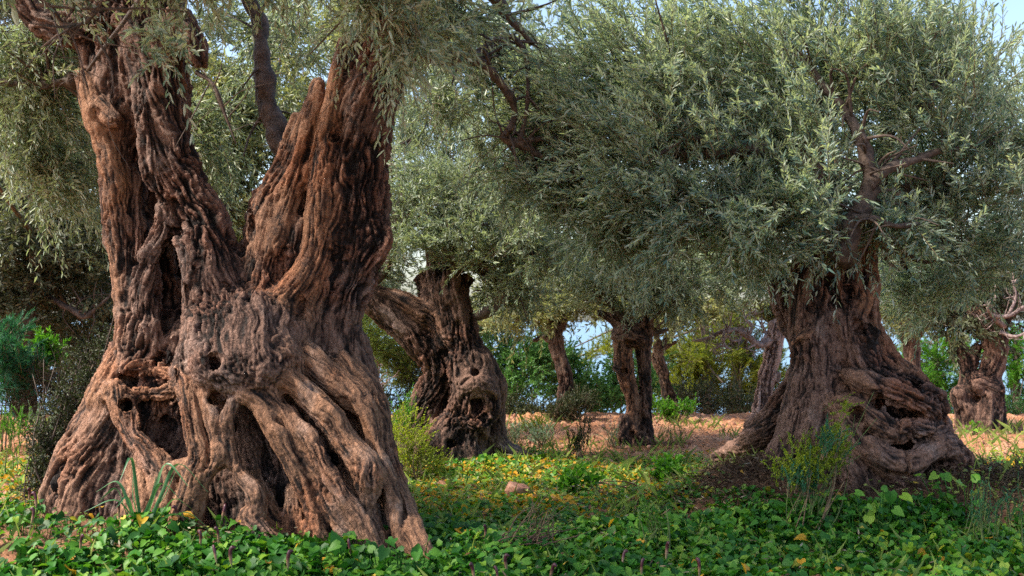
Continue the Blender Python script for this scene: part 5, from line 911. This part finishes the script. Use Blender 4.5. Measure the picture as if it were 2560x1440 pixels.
def rocks():
    r = np.random.default_rng(71)
    for px, py, w, h, lab in [(1291, 1216, 68, 36, 'largest reddish brown rock lying in the leaf carpet'), (1596, 1185, 18, 14, 'small rounded pinkish stone near bright green leaves'), (1192, 1238, 24, 10, 'pale flat stone left of the largest rock'), (1372, 1193, 17, 9, 'small brown stone right of the largest rock'), (1758, 1188, 22, 9, 'pale flat stone left of the mound'), (1640, 1119, 20, 9, 'red clod at the foot of the slim pollard'), (1736, 1250, 22, 9, 'dark stone at the left tip of the mound')]:
        Y = CAMH * F / (py + h * .2 - HORIZON); c = at(px, py, Y); z = ground_z(c[0], Y); s = Y / F
        V, L = rock_shape(r); V = V * [w * s * .56, w * s * .45, h * s * .75] 
        tag(mesh_obj('rock', V + [0, 0, h * s * .5], L, 4, ROCK, None, False, None, None), lab, 'rock', 'rocks on the ground').location = (c[0], Y, float(z))
    mb = MB(); n = 4200; Y = np.sqrt(r.uniform(8.6 ** 2, 13.6 ** 2, n)); X = (r.random(n) - .5) * 2 * (.5 * Y + .3); X[:500] = -.36 * Y[:500] + r.normal(0, .5, 500); Y[:500] = r.uniform(6.4, 9, 500)
    shp = [rock_shape(r, 5, 9) for _ in range(6)]
    for i in range(n):
        V, L = shp[i % 6]; s = .008 + .022 * r.random() ** 2.5; mb.add(V * s * r.uniform(.7, 1.3, 3) + [X[i], Y[i], float(0)], L, 4, 0.0)
    Z = np.repeat(ground_z(X, Y), len(shp[0][0])) + .008
    Vv = np.concatenate(mb.V); Vv[:, 2] += Z; mb.V = [Vv]
    tag(mb.build('gravel', ROCK, None), 'loose red clods and pebbles on the bare soil', 'gravel', kind='stuff')

# ------------------------------------------------------------------ small plants
def small_plants():
    r = np.random.default_rng(81)
    tufts = 'tufts on the red clearing'
    bushy('shrub', 'airy yellow green shrub between the huge tree and the forked trunk', 'shrub', 1040, 7.9, [(1030, 1100, 0, 55, 45, .2, 80), (1020, 1160, .0, 50, 50, .2, 70), (1070, 1150, .1, 40, 40, .2, 44), (1010, 1070, .15, 36, 34, .15, 30)], BUSH_YELLOW, 82, .018, .010, .17, 24, spread=62, wind=(0, 0, .3), stems=22, tw=.0012, jit=.6)
    bushy('shrub', 'upright bright green shoots left of the forked trunk', 'shrub', 1010, 8.5, [(1005, 1060, 0, 36, 30, .12, 46), (1020, 1030, 0, 12, 40, .06, 16)], VIVID, 83, .03, .008, .2, 26, spread=38, wind=(0, 0, 1.4), out_=.3)
    bushy('shrub_tuft', 'silvery tuft nearest the right foot of the forked trunk', 'plant', 1283, 9.6, [(1283, 1086, 0, 20, 22, .08, 34)], SILVER, 84, .035, .006, .16, 24, spread=35, wind=(0, 0, 1.3), out_=.35, group=tufts)
    bushy('shrub_tuft', 'round silvery blue green tuft in front of the dark bush', 'plant', 1356, 9.6, [(1356, 1088, 0, 22, 18, .1, 50)], SILVER, 85, .035, .007, .12, 24, spread=38, wind=(0, 0, .8), out_=.6, group=tufts)
    bushy('shrub_tuft', 'yellowish feathery tuft behind the round silvery one', 'plant', 1338, 10.4, [(1334, 1062, 0, 16, 18, .08, 22)], BUSH_YELLOW, 86, .025, .006, .14, 22, wind=(0, 0, 1.2), out_=.3, group=tufts)
    bushy('shrub_tuft', 'dark upright rosemary like tuft leaning right', 'plant', 1447, 9.0, [(1446, 1100, 0, 20, 26, .08, 24), (1462, 1075, 0, 8, 16, .04, 6)], BUSH_DARK, 87, .03, .008, .2, 30, spread=45, wind=(.25, 0, 1.6), out_=.25, group=tufts)
    bushy('shrub_tuft', 'thin pale green tuft at the left foot of the slim pollard', 'plant', 1532, 9.7, [(1530, 1090, 0, 18, 12, .08, 18)], SILVER, 88, .03, .006, .14, 18, spread=40, wind=(0, 0, 1.2), out_=.3, group=tufts)
    bushy('shrub_tuft', 'wispy dry tuft right of the slim pollard', 'plant', 1685, 9.8, [(1686, 1075, 0, 14, 26, .06, 14), (1655, 1092, 0, 12, 14, .06, 8)], BUSH_YELLOW, 89, .018, .006, .2, 16, spread=50, wind=(0, 0, 1.5), out_=.3, group=tufts)
    bushy('shrub_tuft', 'bright green tuft hugging the foot of the split olive', 'plant', 1665, 11.7, [(1655, 1032, 0, 28, 16, .12, 60), (1712, 1022, 0, 20, 18, .1, 40), (1625, 1018, .1, 14, 12, .08, 20)], VIVID, 90, .035, .012, .12, 24, wind=(0, 0, .8), group=tufts)
    bushy('shrub_tuft', 'pale small tuft left of the root of the right tree', 'plant', 1775, 9.0, [(1776, 1235, -1.9, 12, 16, .05, 14)], VIVID, 91, .022, .005, .12, 22, wind=(-.3, 0, 1.3), out_=.3)
    bushy('flowering_bush', 'upright green and yellow bush in front of the right tree', 'bush', 2020, 5.75, [(2000, 1155, 0, 50, 45, .12, 110), (2060, 1130, .05, 46, 50, .12, 90), (2080, 1080, .1, 30, 40, .06, 20), (2098, 1010, .12, 26, 26, .05, 6)], BUSH_YELLOW, 92, .015, .0085, .14, 26, tint=.25, spread=65, wind=(.05, 0, .35), stems=12, tw=.0012, jit=.6, stem=GREENSTEM)
    bushy('spurge_bush', 'dark bluish green shoots at the base of the yellow bush', 'bush', 2010, 5.65, [(2000, 1205, 0, 40, 30, .08, 34), (2075, 1110, 0, 24, 36, .05, 16)], PINE_BLUE, 93, .024, .005, .13, 40, spread=32, wind=(.05, 0, 1.6), out_=.25, tw=.0016)
    bushy('shrub', 'dark dry undergrowth bush at the right edge', 'shrub', 2530, 6.25, [(2500, 1235, 0, 70, 46, .2, 170), (2570, 1210, 0, 60, 46, .2, 130), (2420, 1260, -.1, 50, 34, .15, 90)], DRYLEAF, 94, .022, .007, .14, 18, stem=DRY, stems=26, spread=60)
    ft = 'feathery shoots at the lower right'
    for i, (px, Y, lab) in enumerate([(2455, 5.35, 'feathery green shoot leftmost at the lower right edge'), (2480, 5.45, 'taller feathery green shoot at the lower right edge'), (2535, 5.3, 'feathery green shoot nearest the right edge')]):
        bushy('heath_shoot', lab, 'plant', px, Y, [(px, 1278 - 6 * i, 0, 10, 22, .03, 9)], PINE_BLUE, 95 + i, .022, .004, .18, 40, spread=35, wind=(.1, 0, 2.2), out_=.1, group=ft, stem=GREENSTEM, stems=3)
    bushy('fern_plant', 'soft feathery green plant in the leaf carpet', 'plant', 1640, 5.4, [(1635, 1300, 0, 40, 12, .1, 24)], VIVID, 98, .018, .004, .11, 30, spread=60, wind=(0, 0, .4), tint=.3, stem=GREENSTEM)
    bushy('bean_plant', 'bright green leafy patch right of the largest rock', 'plant', 1640, 7.7, [(1650, 1176, 0, 40, 12, .12, 46), (1440, 1205, -.4, 34, 10, .1, 40)], VIVID, 99, .05, .03, .08, 9, spread=60, wind=(0, 0, .8))
    # tall climber on the right roots, plant at the foot of the right tree, single upright leaves
    def broad(name, lab, cat, px, Y, n, size, hgt, sprd, seed, mat, rn=(.3, .8), tilt=.2, dz=0):
        q = np.random.default_rng(seed); e = plant(name, lab, cat, px, Y); b = np.array(e.location); mb = MB(); sb = MB()
        A = b + q.normal(0, .02, (n, 3)) * [1, 1, 0]; B = b + np.stack([q.normal(0, sprd, n), q.normal(-.02, sprd * .5, n), q.uniform(.35, 1, n) * hgt], 1); A[:, 2] -= .03; A = A + (B - A) * [.6, .6, 0]
        D = unit(np.stack([B[:, 0] - b[0], B[:, 1] - b[1] - .05, q.normal(tilt, .35, n) * .3], 1) + q.normal(0, .25, (n, 3))); U = unit(np.stack([q.normal(0, .4, n), q.normal(-.7, .3, n), np.ones(n)], 1))
        heart_leaves(mb, B, D, U, size * q.uniform(.6, 1.2, n), q, rnd=q.uniform(*rn, n)); stalks(sb, A, B, q, .003); o = mb.build('leaves', mat, e); sb.build('stems', mat, e); return e
    broad('leafy_plant', 'broad leafy plant against the foot of the right tree', 'plant', 2170, 5.62, 14, .06, .26, .07, 101, COVER)
    broad('leafy_plant', 'small broad leafed plant on the right shoulder of the mound', 'plant', 2395, 5.9, 14, .055, .22, .10, 102, COVER, (.4, .85))
    broad('leafy_plant', 'broad green leaves climbing the rightmost roots of the huge tree', 'plant', 985, 4.9, 22, .06, .2, .10, 103, COVER, (.1, .6))
    broad('leafy_plant', 'tall bright green leaf at the bottom edge of the picture', 'plant', 1395, 4.42, 4, .13, .10, .04, 104, VIVID, (.4, .8), 2.2)
    broad('leafy_plant', 'young light green plant inside the hollow of the forked trunk', 'plant', 1225, 8.3, 6, .055, .15, .04, 105, VIVID, (.4, .9), .4)
    broad('leafy_plant', 'pale green seedling by the foot of the twin stemmed olive', 'plant', 2425, 10.4, 8, .05, .14, .06, 106, COVER, (.6, .85), .4)
    broad('leafy_plant', 'leafy shoot by the dark gap between the roots', 'plant', 852, 4.95, 7, .085, .17, .04, 107, COVER, (.3, .7), .4)
    # strap-leaved plant
    e = plant('strap_leaf_plant', 'clump of long arching strap leaves in front of the left roots', 'plant', 350, 5.3); b = np.array(e.location); mb = MB()
    tips = [(520, 1230, .45), (560, 1360, .5), (335, 1160, .5), (440, 1175, .45), (470, 1215, .5), (240, 1230, .4), (180, 1330, .4), (270, 1340, .3), (250, 1250, .45), (500, 1290, .5), (390, 1190, .3), (330, 1370, .2), (420, 1330, .3), (530, 1330, .4), (210, 1280, .35), (300, 1200, .45), (460, 1260, .35), (290, 1270, .3)]
    for i, (tx, ty, arch) in enumerate(tips):
        s = b + [r.normal(0, .03), r.normal(0, .02), -.02]; t = at(tx, ty, 5.3 + r.normal(-.05, .12)); ln = np.linalg.norm(t - s)
        pk = s + (t - s) * .55; pk[2] = max(s[2], t[2]) + arch * ln * r.uniform(.35, .75)
        if ty < 1200: pk = s + (t - s) * .5 + [r.normal(0, .02), 0, .04]
        P = catmull(np.array([s, pk * .5 + s * .5 + [0, 0, .05 * ln], pk, t]), 5); m = len(P); w_ = .0085 * np.sin(np.linspace(.9, math.pi * .985, m)) + .001
        T = unit(np.gradient(P, axis=0)); sd = unit(np.cross(T, [r.normal(0, .4), r.normal(0, .4), 1.0])); nn = np.cross(sd, T)
        V = np.stack([P - sd * w_[:, None], P - nn * w_[:, None] * .5, P + sd * w_[:, None]], 1).reshape(-1, 3); k = np.arange(m - 1)[:, None] * 3
        mb.add(V, (k + np.array([[0, 1, 4, 3, 1, 2, 5, 4]])).ravel(), 4, r.random())
    mb.build('leaves', leaf_mat('strap_leaf', [(0, (.04, .14, .06)), (1, (.10, .24, .11))], None, .35, .3, .5), e, True)
    # dry twigs on the carpet
    e = plant('fallen_branch', 'dry reddish brown twigs fallen on the leaf carpet', 'twigs', 1300, 5.45); b = np.array(e.location); mb = MB()
    for i in range(30):
        a = r.normal(.35, .5); s = b + [r.uniform(-.16, .12), r.uniform(-.1, .1), .05 + r.random() * .05]; d = np.array([math.cos(a), r.normal(0, .3), abs(math.sin(a)) * .6 * r.random() + .12]) * r.uniform(.1, .3)
        P = catmull(np.array([s, s + d * .5 + r.normal(0, .015, 3), s + d]), 4); sweep(mb, P, np.linspace(.0042, .0012, len(P)), 5)
    mb.build('twigs', twig_mat('red_twig', (.11, .055, .04)), e)
    bushy('heather_sprig', 'dull green sprig growing through the fallen twigs', 'plant', 1340, 5.4, [(1350, 1290, 0, 26, 16, .06, 18)], BUSH_DARK, 109, .016, .004, .12, 26, wind=(.4, 0, .6), tint=.7)
    # hooded flowers
    GREENST = leaf_mat('flower_stalk', [(0, (.20, .26, .08)), (1, (.28, .30, .12))], None, .5, .2, .4)
    hm, nt = new_mat('purple_hood'); K = nt.links.new; g = N(nt, 'ShaderNodeTexCoord').outputs['Object']; sx = N(nt, 'ShaderNodeSeparateXYZ'); K(g, sx.inputs[0])
    c = ramp(nt, [(.0, (.32, .26, .14)), (.45, (.24, .13, .08)), (.6, (.085, .02, .028)), (1, (.06, .01, .02))], None); mr = N(nt, 'ShaderNodeMapRange', i_1=.10, i_2=.19); K(sx.outputs[2], mr.inputs[0]); K(mr.outputs[0], c.inputs[0]); p = N(nt, 'ShaderNodeBsdfPrincipled', i_Roughness=.4); K(c.outputs[0], p.inputs['Base Color']); out(nt, p.outputs[0])
    st = MB(); P = catmull(np.array([[0, 0, -.03], [.004, 0, .05], [0, 0, .105]]), 4); sweep(st, P, np.linspace(.004, .0045, len(P)), 6)
    hd = MB(); P = catmull(np.array([[0, 0, .10], [0, 0, .13], [0, -.002, .158], [0, -.010, .178], [0, -.026, .182], [0, -.04, .178]]), 4); sweep(hd, P, np.interp(np.linspace(0, 1, len(P)), [0, .2, .5, .75, 1], [.005, .011, .0125, .011, .002]), 8)
    spots = [(67, 1296), (90, 1335), (296, 1355), (67, 1373), (198, 1412), (447, 1358), (465, 1345), (542, 1353), (496, 1397), (550, 1417), (586, 1420), (365, 1317), (547, 1389), (1364, 1423), (1192, 1427), (1250, 1432), (1603, 1418), (1660, 1386), (1550, 1399), (1638, 1311), (1276, 1406), (1211, 1339), (1747, 1420), (886, 1386), (721, 1420), (785, 1355), (395, 1300), (1040, 1400)]
    first = None
    for i, (px, py) in enumerate(spots):
        Y = (CAMH - .02) * F / (py - HORIZON); c = at(px, py, Y); z = float(ground_z(c[0], Y))
        lab = 'small purple hooded flower standing in the dark leaf carpet'
        if first is None:
            first = empty('hooded_flower', (0, 0, 0), lab, 'flower', 'purple hooded flowers'); kids = [st.build('stem', GREENST, first, True), hd.build('hood', hm, first, True)]; o = first
        else:
            o = first.copy(); COL.objects.link(o)
            for k in kids: q = k.copy(); q.parent = o; COL.objects.link(q)
        o.location = (c[0], Y, z); o.rotation_euler = (r.normal(0, .12), r.normal(0, .12), r.uniform(0, 6.28)); s = r.uniform(.5, .7); o.scale = (s, s, 1 + (s - 1) * .3)

if not ONLY or 'G' in ONLY:
    build_ground(); carpet(); rocks(); small_plants()
